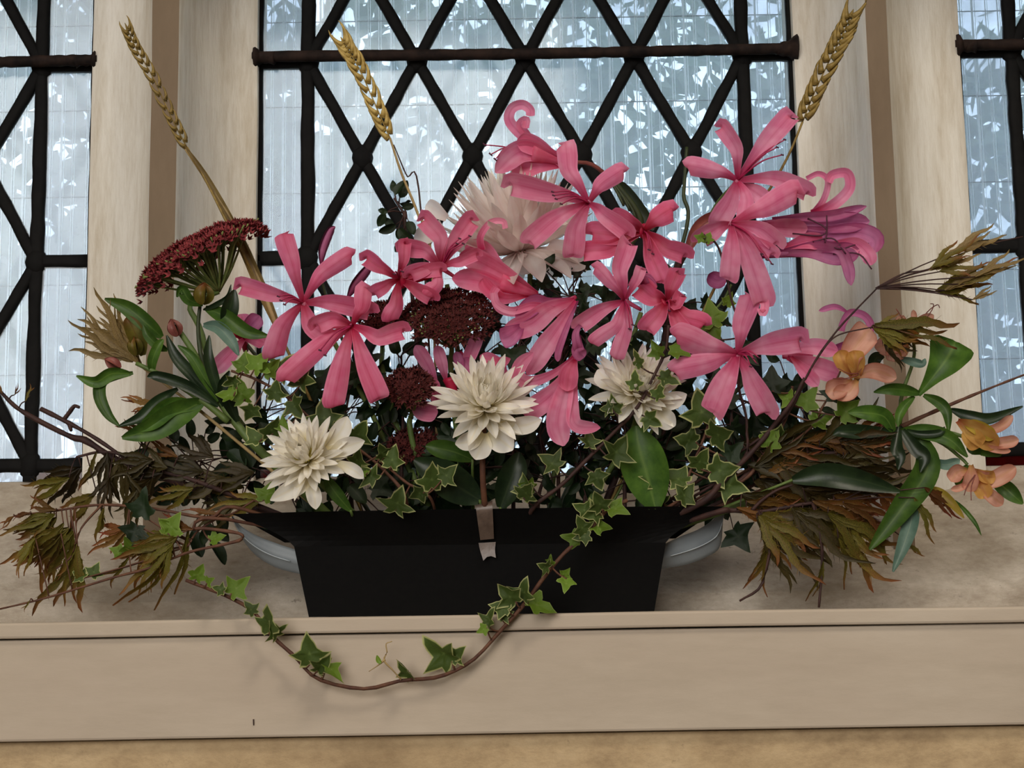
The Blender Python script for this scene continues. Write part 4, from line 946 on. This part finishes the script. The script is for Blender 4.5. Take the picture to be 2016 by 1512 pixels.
T_.add('stem', tube(pts([(790, 1338), (772, 1318), (756, 1300), (762, 1284), (760, 1268), (772, 1263)], -.060), .0006, .0003, 16, 5, .5), M_straw)
T_.add('side_shoot', tube(pts([(758, 1298), (744, 1310), (726, 1322)], -.060), .0006, .0003, 8, 5, .8), M_straw)
T_.add('leaf_bud', ribbon(pts([(750, 1306), (745, 1300), (742, 1290)], -.061), 10 * PX, 'lance'), M_ivyg)
# ivy sprays in the arrangement
vine('ivy_spray', 'bright cream-edged ivy spray on the left, below the pink star blooms', 'ivy', [(455, 730), (500, 745), (560, 778), (620, 830), (700, 880), (760, 930), (800, 985)], -.040, -.030, .0009, .0011,
     [(478, 730, 85, 50, 'g', .1, 0), (500, 728, 60, 52, 'g', .1, .2), (520, 735, 40, 48, 'g'), (465, 745, 200, 36, 'v'), (550, 740, 55, 64, 'v', .1, .3), (480, 790, 95, 60, 'g', 0, .2), (460, 780, 170, 44, 'g'), (500, 800, 250, 44, 'v'), (540, 785, 90, 50, 'v'), (590, 760, 80, 70, 'v', .1, .4), (575, 790, -50, 58, 'v'), (640, 840, 85, 66, 'v', 0, .1), (530, 860, 60, 56, 'v'), (510, 870, 130, 46, 'v'), (560, 850, 100, 40, 'g'), (655, 850, 20, 40, 'v'), (700, 865, 70, 52, 'v')], 'v', end_foot=foot(-.07), group='ivy sprays')
vine('ivy_spray', 'ivy spray over the trough rim between the two lower white chrysanthemums', 'ivy', [(740, 900), (770, 925), (800, 950), (850, 985)], -.042, -.036, .0008, .001,
     [(770, 918, 80, 56, 'v', .2, .2), (755, 900, 110, 44, 'v'), (740, 945, 140, 50, 'v'), (720, 935, 170, 36, 'g'), (850, 960, 100, 56, 'v', .2, 0), (870, 945, 55, 54, 'v', .2, .3), (835, 968, 190, 40, 'v'), (778, 1006, 80, 66, 'v', .3, .1), (700, 915, 70, 44, 'v')], 'v', end_foot=foot(-.05), group='ivy sprays')
vine('ivy_spray', 'ivy vine crossing the right-hand white chrysanthemum, leaves turned sideways', 'ivy', [(1316, 640), (1310, 690), (1285, 745), (1262, 790), (1240, 820), (1210, 850), (1160, 900), (1105, 955), (1050, 1000)], -.058, -.036, .0009, .0014,
     [(1300, 700, 120, 44, 'g', .1, .7), (1320, 690, -20, 44, 'g', .1, .8), (1262, 722, 110, 44, 'v', .1, .9), (1250, 765, 95, 46, 'v', .1, .8), (1290, 785, 65, 44, 'v', .1, .9), (1213, 812, 100, 46, 'v', .1, .6), (1205, 805, 170, 34, 'v'), (1300, 740, -30, 46, 'v'), (1270, 820, -20, 44, 'v'), (1100, 920, 140, 56, 'v'), (1170, 930, -60, 50, 'v'), (1160, 880, 100, 44, 'v'), (1040, 975, 110, 50, 'v'), (1030, 980, 60, 46, 'v'), (1050, 960, 160, 40, 'g'), (1205, 905, 70, 60, 'v')], 'v', M_twigd, end_foot=foot(.0), group='ivy sprays')
vine('ivy_spray', 'ivy spray on the right above the trough end, in the shade of the foliage', 'ivy', [(1400, 800), (1390, 850), (1370, 900), (1350, 950), (1330, 990)], -.030, -.026, .0008, .0012,
     [(1385, 830, 100, 70, 'v'), (1400, 860, 20, 60, 'v'), (1370, 870, 170, 60, 'v'), (1370, 920, 60, 60, 'v'), (1350, 950, 150, 56, 'v'), (1400, 930, 10, 60, 'v'), (1420, 950, -20, 60, 'v'), (1340, 985, 60, 50, 'v'), (1300, 1000, 120, 50, 'v'), (1430, 900, 50, 50, 'd'), (1290, 960, 90, 56, 'v')], 'v', end_foot=foot(.05), group='ivy sprays')
vine('ivy_spray', 'yellow-green ivy leaves at the right, between the lowest pink star and the cut-leaved branch', 'ivy', [(1560, 760), (1555, 800), (1535, 850), (1500, 900), (1440, 960)], -.032, -.026, .0008, .0012,
     [(1580, 800, 60, 56, 'g', .1, .1), (1560, 790, 140, 44, 'g'), (1510, 880, 60, 56, 'g', .2, .1), (1520, 770, 100, 54, 'd'), (1655, 820, 40, 56, 'g', .1, .1), (1640, 790, 90, 50, 'd'), (1600, 830, 10, 50, 'g'), (1540, 860, 170, 50, 'v')], 'g', end_foot=foot(.06), group='ivy sprays')
vine('ivy_spray', 'single bright green ivy leaf cluster in front of the right upright lead', 'ivy', [(1440, 560), (1425, 590), (1400, 620), (1385, 660)], -.020, -.010, .0008, .001,
     [(1405, 640, 100, 64, 'g', .1, 0), (1398, 625, -80, 54, 'g', .1, .1), (1430, 600, 60, 30, 'g')], 'g', M_stem, end_foot=foot(.05), group='ivy sprays')
vine('ivy_spray', 'small ivy leaves low on the left, hanging before the stone sill', 'ivy', [(500, 985), (460, 1010), (430, 1020), (390, 1045), (370, 1075)], -.020, -.030, .0007, .0007,
     [(330, 1050, 60, 50, 'g', .1, .1), (345, 1045, 150, 40, 'g'), (255, 1085, 110, 40, 'g'), (240, 1088, 160, 30, 'g'), (180, 1135, 60, 34, 'v'), (165, 1138, 160, 34, 'v'), (280, 1015, 80, 60, 'd'), (270, 1035, -100, 50, 'd'), (415, 1065, 20, 40, 'g'), (520, 985, 60, 50, 'g')], 'v', group='ivy sprays')
# dark filling foliage deep in the arrangement
def sprig(label, base, top, Y0, Y1, cnt, spread, size, kinds, seed, nm='leaf', mat=None, ftx=None):
    rn = random.Random(seed); q = [P(top[0], top[1], Y1), P((base[0] + top[0]) / 2 + rn.uniform(-20, 20), (base[1] + top[1]) / 2, (Y0 + Y1) / 2), P(base[0], base[1], Y0), foot(max(-.11, min(.08, P(base[0], 990, 0).x)) if ftx is None else ftx)]
    th = Thing('filler_foliage', label, 'foliage', q[-1], 'dark filling foliage'); th.add('stem', tube(q, .0008, .0016, 24, 6), mat or M_twigd); cc = catmull(q[:3], 40)
    for i in range(cnt):
        t = rn.random() ** 1.1; p = cc[int(t * 39)]; a = rn.uniform(0, 360); d = rn.random() ** .6 * spread
        k = rn.choice(kinds); ms = OV[k] if nm == 'leaf' else IVY[k]
        ax = base[0] * t + top[0] * (1 - t) + math.cos(math.radians(a)) * d; ay = base[1] * t + top[1] * (1 - t) - math.sin(math.radians(a)) * d
        Y = p.y + rn.uniform(-.012, .012)
        s = size * rn.uniform(.7, 1.3); aa = a + rn.uniform(-50, 50)
        place(th, nm, rn.choice(ms), ax, ay, Y, aa, s, rn.uniform(-.6, .6), rn.uniform(-.9, .9))
        B = P(ax, ay, Y); th.add('leaf_stalk', tube([p, p.lerp(B, .6) + Vector((0, 0, .001)), B], .0005, .0004, 5, 4), mat or M_twigd)
    return th
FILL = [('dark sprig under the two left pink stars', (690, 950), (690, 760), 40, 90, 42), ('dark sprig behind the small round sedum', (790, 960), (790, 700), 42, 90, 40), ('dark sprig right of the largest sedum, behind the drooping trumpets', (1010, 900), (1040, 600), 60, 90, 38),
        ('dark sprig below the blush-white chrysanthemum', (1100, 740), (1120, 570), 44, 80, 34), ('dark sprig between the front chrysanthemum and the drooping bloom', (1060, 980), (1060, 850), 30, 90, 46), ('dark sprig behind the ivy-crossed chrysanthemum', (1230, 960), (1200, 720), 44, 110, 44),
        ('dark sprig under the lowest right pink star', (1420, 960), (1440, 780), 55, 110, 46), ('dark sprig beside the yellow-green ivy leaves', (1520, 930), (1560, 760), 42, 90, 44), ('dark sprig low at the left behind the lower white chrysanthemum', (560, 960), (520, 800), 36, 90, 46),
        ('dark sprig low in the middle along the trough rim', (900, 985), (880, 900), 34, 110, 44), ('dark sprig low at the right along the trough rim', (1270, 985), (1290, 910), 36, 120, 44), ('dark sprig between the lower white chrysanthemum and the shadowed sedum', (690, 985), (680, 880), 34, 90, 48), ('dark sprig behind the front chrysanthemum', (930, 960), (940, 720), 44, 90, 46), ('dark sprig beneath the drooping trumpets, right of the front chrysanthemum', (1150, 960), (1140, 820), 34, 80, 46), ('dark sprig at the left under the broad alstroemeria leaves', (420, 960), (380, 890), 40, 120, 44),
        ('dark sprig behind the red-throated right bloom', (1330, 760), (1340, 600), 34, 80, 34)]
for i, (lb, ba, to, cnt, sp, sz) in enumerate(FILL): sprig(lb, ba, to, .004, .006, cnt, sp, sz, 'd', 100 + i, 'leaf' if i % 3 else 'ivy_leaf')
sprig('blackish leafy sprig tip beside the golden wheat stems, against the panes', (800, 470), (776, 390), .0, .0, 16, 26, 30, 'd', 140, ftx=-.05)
# broad green leaves
def bladeleaf(label, l, w, Y0, Y1, mat, prof='lance', cup=.2, twist=0, roll=0, name='broad_leaf', root=None, grp='broad green leaves'):
    q = pts(l, Y0, Y1, .004); th = Thing(name, label, 'leaf', q[0], grp); th.add('blade', ribbon(q, w * PX, prof, cup, 6, 22, twist, roll, .04, l[0][0]), mat)
    if root is not None: th.add('leaf_stalk', tube([q[0], q[0].lerp(root, .5), root], .0009, .0013, 10, 6), M_stem)
    return th
for lb, l, w, mt, Y in (
    ('large toothed dark green leaf below the ivy-crossed chrysanthemum', [(1290, 1000), (1275, 940), (1258, 880), (1252, 838)], 96, M_green, -.030),
    ('broad dark leaf left of the front chrysanthemum stem', [(945, 985), (905, 960), (860, 930), (815, 905)], 74, M_dark, -.026),
    ('broad dark leaf right of the front chrysanthemum stem', [(985, 1000), (1000, 960), (1015, 920), (1022, 890)], 56, M_dark, -.030),
    ('bright green leaf tip under the front chrysanthemum, left side', [(930, 905), (895, 890), (860, 882), (838, 878)], 40, M_green, -.028),
    ('narrow green leaf below the left white chrysanthemum', [(690, 1005), (668, 980), (650, 955), (640, 935)], 28, M_green, -.038),
    ('long dark leaf pointing right from the shaded branch', [(1560, 945), (1620, 935), (1690, 945), (1772, 968)], 50, M_dark, -.040)):
    bladeleaf(lb, l, w, Y, Y - .004, mt, root=foot(max(-.1, min(.08, P(l[0][0], 990, 0).x))))
# ---------------------------------------------------------------- alstroemeria, left
t = Thing('alstroemeria', 'green leafy alstroemeria stem with closed buds, leaning out to the left', 'flower', foot(-.11), 'alstroemeria stems')
t.add('stem', tube(pts([(345, 640), (385, 700), (420, 770), (470, 840), (530, 905)], -.030, -.022) + [foot(-.10)], .0018, .0034, 26, 8), M_stem)
t.add('stem', tube(pts([(268, 715), (330, 745), (400, 790), (450, 830)], -.032, -.028), .0014, .0024, 18, 7), M_stem)
t.add('stem', tube(pts([(395, 590), (390, 650), (400, 720), (425, 790)], -.026, -.026), .0012, .0018, 18, 7), M_stemd)
for l, w, mt in (([(319, 664), (292, 640), (250, 606), (206, 588)], 36, M_green), ([(282, 700), (272, 668), (258, 638), (252, 622)], 38, M_maple), ([(258, 736), (220, 736), (188, 752), (150, 740)], 28, M_green), ([(262, 734), (205, 748), (196, 778), (212, 815), (236, 840)], 26, M_green),
                 ([(350, 765), (310, 790), (275, 822), (232, 840)], 24, M_dark), ([(400, 790), (350, 815), (300, 845), (240, 862)], 56, M_green), ([(395, 800), (340, 800), (300, 830), (270, 848)], 40, M_green), ([(404, 606), (440, 622), (485, 652), (530, 662)], 34, M_green), ([(400, 640), (430, 645), (455, 672), (470, 700)], 28, M_blueg),
                 ([(444, 650), (450, 620), (456, 595), (462, 570)], 36, M_dark), ([(430, 790), (380, 740), (345, 700), (328, 660)], 26, M_dark), ([(430, 790), (400, 740), (375, 700), (350, 680)], 22, M_green), ([(440, 800), (420, 740), (410, 700), (412, 660)], 24, M_dark), ([(430, 800), (370, 760), (310, 740), (290, 742)], 24, M_dark),
                 ([(330, 690), (310, 680), (290, 660), (282, 640)], 20, M_green), ([(300, 735), (300, 710), (312, 680), (322, 668)], 22, M_green), ([(468, 830), (450, 790), (440, 760), (452, 730)], 30, M_dark), ([(400, 600), (372, 590), (358, 570), (348, 585)], 24, M_green), ([(400, 610), (425, 600), (448, 585), (455, 560)], 12, M_dark)):
    t.add('leaf', ribbon(pts(l, -.030, -.038, .004), w * PX, 'lance', .22, 6, 20, rg.uniform(-.3, .3), 0, .05, l[0][1]), mt)
for (x, y, x2, y2, r, mt) in ((350, 662, 336, 628, 11, M_bud), (398, 600, 402, 556, 15, M_maple), (238, 724, 206, 706, 9, M_bud), (268, 700, 262, 660, 11, M_maple)):
    A, B = P(x, y, -.034), P(x2, y2, -.036); q = [A.lerp(B, s / 6) for s in range(7)]
    for k in range(5):
        a = k * 1.2566; R_ = r * PX; d = (B - A).normalized(); o1 = d.orthogonal().normalized(); o2 = d.cross(o1)
        c = [A.lerp(B, s / 6) + (o1 * math.cos(a) + o2 * math.sin(a)) * R_ * math.sin(math.pi * min(1, .08 + s / 6.4)) for s in range(7)]
        t.add('bud_petal', ribbon(c, R_ * 1.5, 'round', .3, 4, 10, face=(o1 * math.cos(a) + o2 * math.sin(a))), mt)
# ---------------------------------------------------------------- alstroemeria, right
AR = Thing('alstroemeria', 'peach alstroemeria stem reaching far right with four blooms and long green leaves', 'flower', foot(.08), 'alstroemeria stems')
AR.add('stem', tube(pts([(1905, 862), (1860, 850), (1800, 845), (1740, 870), (1640, 930)], -.034, -.024) + [foot(.075)], .0012, .0026, 26, 8), M_stem)
AR.add('stem', tube(pts([(1790, 640), (1800, 700), (1775, 780), (1770, 840), (1740, 870)], -.022, -.028), .0010, .0016, 22, 7), M_stem)
AR.add('stem', tube(pts([(1905, 915), (1890, 900), (1850, 870), (1790, 850)], -.036, -.032), .0010, .0014, 14, 7), M_stem)
for l, w, mt, pf in (([(1808, 778), (1838, 740), (1862, 708), (1882, 672)], 84, M_green, 'paddle'), ([(1812, 775), (1780, 768), (1750, 766), (1720, 772)], 26, M_green, 'lance'), ([(1818, 778), (1848, 792), (1864, 812), (1868, 852)], 24, M_green, 'lance'), ([(1872, 806), (1910, 820), (1950, 824), (2014, 800)], 26, M_dark, 'lance'),
                     ([(1806, 850), (1826, 920), (1776, 1000), (1712, 1082)], 54, M_green, 'lance'), ([(1800, 960), (1795, 1020), (1780, 1070), (1758, 1126)], 32, M_blueg, 'lance'), ([(1770, 840), (1800, 880), (1820, 900), (1812, 930)], 30, M_dark, 'lance'), ([(1770, 850), (1820, 850), (1870, 865), (1905, 900)], 34, M_green, 'lance'),
                     ([(1955, 945), (1975, 958), (1995, 975), (2014, 992)], 34, M_green, 'lance'), ([(1905, 888), (1930, 876), (1955, 884), (1972, 896)], 40, M_green, 'round'), ([(1822, 960), (1850, 970), (1875, 992), (1898, 1020)], 20, M_gold, 'lance'), ([(1880, 985), (1900, 1005), (1920, 1030), (1932, 1054)], 9, M_green, 'lance'),
                     ([(1770, 840), (1765, 880), (1772, 900), (1768, 925)], 26, M_dark, 'lance'), ([(1775, 845), (1810, 855), (1850, 852), (1860, 840)], 16, M_dark, 'lance'), ([(1800, 780), (1780, 800), (1770, 820), (1768, 840)], 20, M_green, 'lance'), ([(1830, 905), (1860, 915), (1880, 910), (1890, 905)], 22, M_blueg, 'lance'),
                     ([(1740, 700), (1725, 705), (1720, 720), (1722, 735)], 26, M_dark, 'lance'), ([(1770, 705), (1795, 712), (1815, 716), (1822, 706)], 18, M_blueg, 'lance'), ([(1760, 850), (1740, 820), (1700, 812), (1670, 812)], 34, M_green, 'lance'), ([(1760, 850), (1700, 850), (1660, 850), (1640, 856)], 30, M_dark, 'lance'), ([(1905, 915), (1896, 932), (1888, 950), (1880, 940)], 20, M_green, 'lance')):
    AR.add('leaf', ribbon(pts(l, -.034, -.042, .004), w * PX, pf, .2, 6, 22, rg.uniform(-.3, .3), 0, .05, l[0][1]), mt)
def peach(c, Y, pet, st=()):
    C = P(c[0], c[1], Y); b = AR.add('bloom', tube([C + Vector((0, .008, -.004)), C], .0012, .003, 6, 8), M_peachy)
    for l, w, mt in pet: strap(AR, b, l, w, Y, Y - .008, mt, cup=.38, wave=.14)
    for l in st: AR.add('stamen', tube(pts(l, Y - .006, Y - .012), .0004, .0003, 10, 5), M_bud, b)
peach((1690, 735), -.044, [([(1680, 745), (1676, 700), (1700, 662), (1714, 648)], 56, M_peach), ([(1680, 740), (1662, 715), (1652, 690)], 34, M_peachy), ([(1685, 742), (1720, 730), (1765, 745)], 34, M_peach), ([(1680, 750), (1650, 764), (1625, 772)], 40, M_peach), ([(1690, 742), (1686, 715), (1680, 690)], 36, M_peachy), ([(1688, 748), (1670, 772), (1640, 770)], 34, M_peach)],
      [[(1690, 735), (1670, 735), (1650, 725)], [(1690, 738), (1665, 745), (1640, 745)]])
peach((1790, 665), -.028, [([(1790, 672), (1760, 678), (1722, 684)], 40, M_peach), ([(1800, 668), (1806, 640), (1838, 620)], 22, M_peach), ([(1800, 672), (1796, 650), (1812, 636)], 30, M_peachy), ([(1790, 668), (1778, 640), (1768, 622)], 22, M_peach), ([(1790, 680), (1765, 695), (1745, 690)], 34, M_peach), ([(1795, 660), (1800, 635), (1798, 610)], 12, M_peach)],
      [[(1800, 650), (1825, 615), (1845, 600), (1850, 606)], [(1800, 650), (1830, 618), (1838, 600), (1832, 598)], [(1790, 655), (1775, 625), (1764, 608)]])
peach((1925, 935), -.046, [([(1915, 925), (1950, 945), (2000, 920)], 34, M_peach), ([(1922, 930), (1930, 955), (1945, 980)], 34, M_peachy), ([(1930, 955), (1950, 975), (1974, 994)], 26, M_peach), ([(1915, 938), (1895, 958), (1872, 964)], 14, M_peach), ([(1905, 925), (1885, 930), (1872, 948)], 30, M_peach), ([(1912, 915), (1912, 945), (1905, 968)], 30, M_peach), ([(1918, 925), (1940, 938), (1960, 940)], 26, M_peachy)],
      [[(1920, 935), (1905, 955), (1898, 975)], [(1920, 935), (1912, 960), (1912, 985)]])
peach((1908, 850), -.040, [([(1885, 828), (1920, 850), (1965, 880)], 42, M_peachy), ([(1905, 838), (1945, 846), (1972, 838), (1994, 818)], 20, M_peach), ([(1930, 868), (1970, 872), (2006, 866)], 24, M_peach), ([(1895, 830), (1925, 842), (1960, 862)], 30, M_gold), ([(1920, 872), (1955, 884), (1990, 888)], 14, M_peach), ([(1900, 838), (1915, 862), (1930, 880)], 40, M_peachy)])
# ---------------------------------------------------------------- cut-leaved maple branches
def maple(label, twig, Y0, Y1, leaves, r=.0010, mat=None, ft=None, more=()):
    q = pts(twig, Y0, Y1) + ([ft] if ft is not None else []); th = Thing('maple_branch', label, 'branch', q[-1], 'cut-leaved maple branches'); th.add('twig', tube(q, r * .6, r * 1.3, 40, 6, .3), mat or M_twig)
    cc = catmull(q, 60)
    for m in more: th.add('side_twig', tube(pts(m, Y0, Y0 - .004), r * .8, r * .5, 16, 5, .3), mat or M_twig)
    for l in leaves:
        x, y, a, s, k = l[:5]; best = min(cc, key=lambda p: (p - P(x, y, p.y)).length); Y = best.y - .003 + rg.uniform(-.006, .006)
        place(th, 'cut_leaf', rg.choice(MAP[k]), x, y, Y, a, s, l[5] if len(l) > 5 else rg.uniform(-.35, .25), l[6] if len(l) > 6 else rg.uniform(-.7, .7))
        B = P(x, y, Y)
        if (B - best).length > .001: th.add('leaf_stalk', tube([best, best.lerp(B, .5) + Vector((0, -.001, .001)), B], .0005, .0004, 6, 5), mat or M_twig)
    return th
maple('finely cut rusty maple branch at the far lower left, leaves hanging over the sill', [(28, 1016), (111, 1005), (200, 994), (305, 1002), (411, 1019), (470, 1000)], -.034, -.028,
      [(111, 1019, 222, 140, 'o', .1, .1), (108, 1012, 205, 110, 'o'), (125, 1030, 235, 120, 'o', 0, .2), (142, 1040, 228, 165, 'o', 0, .1), (145, 1045, 245, 120, 'o'), (151, 1068, 250, 190, 'n', .1, 0), (153, 1075, 268, 150, 'n', 0, 0), (110, 1004, 170, 80, 'r'), (135, 1038, 215, 150, 'o', 0, .3),
       (150, 1070, 258, 120, 'o'), (100, 1010, 215, 120, 'o'), (60, 1010, 190, 60, 'r'), (28, 1016, 215, 50, 'r'), (255, 1041, 212, 110, 'r', 0, .1), (250, 1038, 190, 90, 'r'), (205, 1000, 255, 90, 'n')], ft=foot(-.11), more=[[(200, 994), (160, 1040), (140, 1095), (110, 1120)]])
maple('second rusty maple branch at the lower left, running down along the sill edge', [(0, 1199), (80, 1180), (155, 1158), (230, 1135), (292, 1119), (369, 1088), (440, 1072), (475, 1062), (470, 1050), (400, 1040), (380, 1042), (430, 1020)], -.044, -.030,
      [(347, 1058, 214, 150, 'o', 0, .1), (345, 1062, 225, 140, 'o'), (350, 1056, 205, 130, 'o', .1, .2), (340, 1070, 232, 120, 'o'), (369, 1045, 268, 175, 'n', .1, .9), (340, 1085, 240, 170, 'n', .1, 1.0), (330, 1050, 200, 120, 'o'), (255, 1095, 235, 90, 'n'), (120, 1050, 238, 130, 'o'), (380, 1042, 170, 90, 'r'), (440, 1015, 170, 90, 'r'), (60, 1180, 240, 30, 'n'), (70, 1060, 230, 110, 'o')], ft=foot(-.10))
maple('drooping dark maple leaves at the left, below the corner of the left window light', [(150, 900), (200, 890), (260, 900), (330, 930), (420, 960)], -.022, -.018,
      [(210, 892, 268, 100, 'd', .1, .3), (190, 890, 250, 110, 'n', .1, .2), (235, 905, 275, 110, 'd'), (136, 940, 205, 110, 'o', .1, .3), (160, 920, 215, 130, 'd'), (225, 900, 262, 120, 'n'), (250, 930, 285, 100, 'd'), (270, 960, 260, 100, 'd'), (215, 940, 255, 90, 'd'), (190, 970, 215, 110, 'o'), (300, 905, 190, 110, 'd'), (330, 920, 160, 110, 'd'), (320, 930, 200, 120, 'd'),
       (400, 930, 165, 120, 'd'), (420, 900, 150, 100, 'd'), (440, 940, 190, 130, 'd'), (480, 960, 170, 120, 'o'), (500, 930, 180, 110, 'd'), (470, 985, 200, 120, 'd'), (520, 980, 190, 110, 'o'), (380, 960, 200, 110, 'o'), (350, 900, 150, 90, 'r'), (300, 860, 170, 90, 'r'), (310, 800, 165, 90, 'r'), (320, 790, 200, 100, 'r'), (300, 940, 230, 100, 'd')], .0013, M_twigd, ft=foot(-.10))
maple('tan feathery cut leaves at the upper left, crossing the mullion edge', [(262, 690), (276, 718), (330, 760), (420, 830)], -.024, -.020,
      [(276, 716, 132, 175, 't', .1, .1), (270, 712, 146, 160, 't', 0, .2), (272, 716, 120, 150, 't', 0, .3), (262, 712, 158, 150, 't', .1, .1), (268, 700, 140, 130, 't'), (280, 720, 125, 120, 't')], .001, M_straw, ft=foot(-.10))
maple('bare dark twig with buds at the far left, across the left window light', [(0, 770), (30, 800), (70, 825), (140, 860), (170, 868), (230, 905), (300, 930)], -.014, -.012, [(28, 778, 60, 30, 'r'), (50, 790, 70, 40, 'n'), (5, 775, 120, 30, 'r')], .0022, M_twigd, ft=foot(-.11),
      more=[[(80, 805), (120, 825), (180, 858), (250, 905)], [(124, 828), (136, 812), (146, 800), (156, 802)], [(136, 832), (140, 848)]])
D = []
rr = random.Random(9)
for i in range(34):
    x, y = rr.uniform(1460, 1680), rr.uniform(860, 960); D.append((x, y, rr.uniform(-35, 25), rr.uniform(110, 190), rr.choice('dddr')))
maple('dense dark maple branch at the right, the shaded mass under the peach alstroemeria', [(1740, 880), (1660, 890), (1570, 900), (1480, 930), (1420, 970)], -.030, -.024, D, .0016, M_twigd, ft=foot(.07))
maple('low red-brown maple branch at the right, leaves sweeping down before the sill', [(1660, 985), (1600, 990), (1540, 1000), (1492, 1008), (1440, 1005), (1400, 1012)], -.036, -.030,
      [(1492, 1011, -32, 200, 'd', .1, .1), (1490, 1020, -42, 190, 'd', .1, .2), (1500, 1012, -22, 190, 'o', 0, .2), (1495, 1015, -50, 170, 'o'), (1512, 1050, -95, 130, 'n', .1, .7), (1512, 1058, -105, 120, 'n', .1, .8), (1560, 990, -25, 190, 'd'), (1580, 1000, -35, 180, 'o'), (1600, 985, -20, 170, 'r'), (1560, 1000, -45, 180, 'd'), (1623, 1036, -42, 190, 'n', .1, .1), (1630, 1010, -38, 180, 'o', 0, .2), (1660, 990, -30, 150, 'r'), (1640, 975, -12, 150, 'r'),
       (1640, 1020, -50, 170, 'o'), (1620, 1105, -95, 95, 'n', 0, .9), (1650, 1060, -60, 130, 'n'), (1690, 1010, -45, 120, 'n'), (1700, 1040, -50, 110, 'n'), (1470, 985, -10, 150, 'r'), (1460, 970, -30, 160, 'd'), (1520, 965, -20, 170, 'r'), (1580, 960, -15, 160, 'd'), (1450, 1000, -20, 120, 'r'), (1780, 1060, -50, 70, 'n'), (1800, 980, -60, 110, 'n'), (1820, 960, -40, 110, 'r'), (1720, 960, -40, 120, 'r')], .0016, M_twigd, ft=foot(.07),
      more=[[(1480, 1005), (1500, 985), (1530, 965), (1560, 955)], [(1492, 1008), (1512, 1030), (1518, 1060), (1500, 1150), (1456, 1183)], [(1600, 990), (1616, 1060), (1618, 1120), (1612, 1196)]])
maple('thin forked twig at the right with grassy seed-like cut leaves reaching to the right edge', [(1728, 566), (1690, 605), (1650, 648), (1612, 700), (1586, 745), (1560, 800), (1500, 860)], -.058, -.030,
      [(1828, 532, 22, 120, 't', .1, .3), (1835, 528, 35, 110, 'o', .1, .6), (1850, 535, 10, 100, 'o', 0, .5), (1870, 500, 24, 130, 't', .1, .5), (1842, 574, 20, 140, 'o', .1, .4), (1860, 572, 30, 150, 't', 0, .5), (1850, 578, -8, 110, 'n', 0, .5), (1900, 560, 35, 110, 'o', .1, .5), (1920, 545, 28, 110, 't', 0, .4), (1915, 590, 25, 60, 't')], .0008, M_twigd, ft=foot(.06),
      more=[[(1724, 568), (1778, 539), (1828, 531), (1880, 505), (1950, 480), (2014, 466)], [(1724, 568), (1790, 570), (1842, 574), (1900, 560), (1960, 530)], [(1616, 692), (1650, 660), (1717, 644)]])
maple('brown cut leaf spreading before the right mullion, above the big paddle-shaped leaf', [(1717, 644), (1690, 665), (1660, 720), (1620, 800), (1560, 870)], -.050, -.028,
      [(1717, 644, -8, 150, 'o', .1, .2), (1720, 648, -22, 130, 'o', .1, .4), (1722, 640, -2, 200, 'n', 0, .3), (1730, 655, -35, 110, 'd', 0, .3), (1725, 642, 12, 100, 'o', .1, .5), (1800, 660, -10, 120, 'n', 0, .5)], .0007, M_twig, ft=foot(.07))
vine('bare_twig', 'long brown twig running out to the right edge below the paddle-shaped leaf', 'twig', [(2016, 738), (1940, 768), (1873, 796), (1800, 828), (1720, 868), (1600, 930)], -.020, -.020, .0007, .0022, [], 'v', M_twig, end_foot=foot(.07))
vine('dark_vine', 'dark wiry vine hanging in front of the lowest right pink star', 'vine', [(1385, 462), (1410, 480), (1425, 520), (1440, 590), (1455, 640), (1457, 700), (1454, 760), (1470, 840), (1440, 930)], -.066, -.030, .0007, .0010,
     [(1390, 478, 60, 30, 'g'), (1385, 470, 150, 26, 'g'), (1395, 668, 200, 26, 'g'), (1428, 640, 80, 20, 'd')], 'g', M_twigd, end_foot=foot(.06))
vine('woody_branch', 'thick woody maple stem slanting up from the trough at the right', 'branch', [(1584, 744), (1560, 790), (1530, 830), (1480, 890), (1420, 950), (1370, 995)], -.044, -.030, .0010, .0026, [], 'v', M_twigd, end_foot=foot(.06))
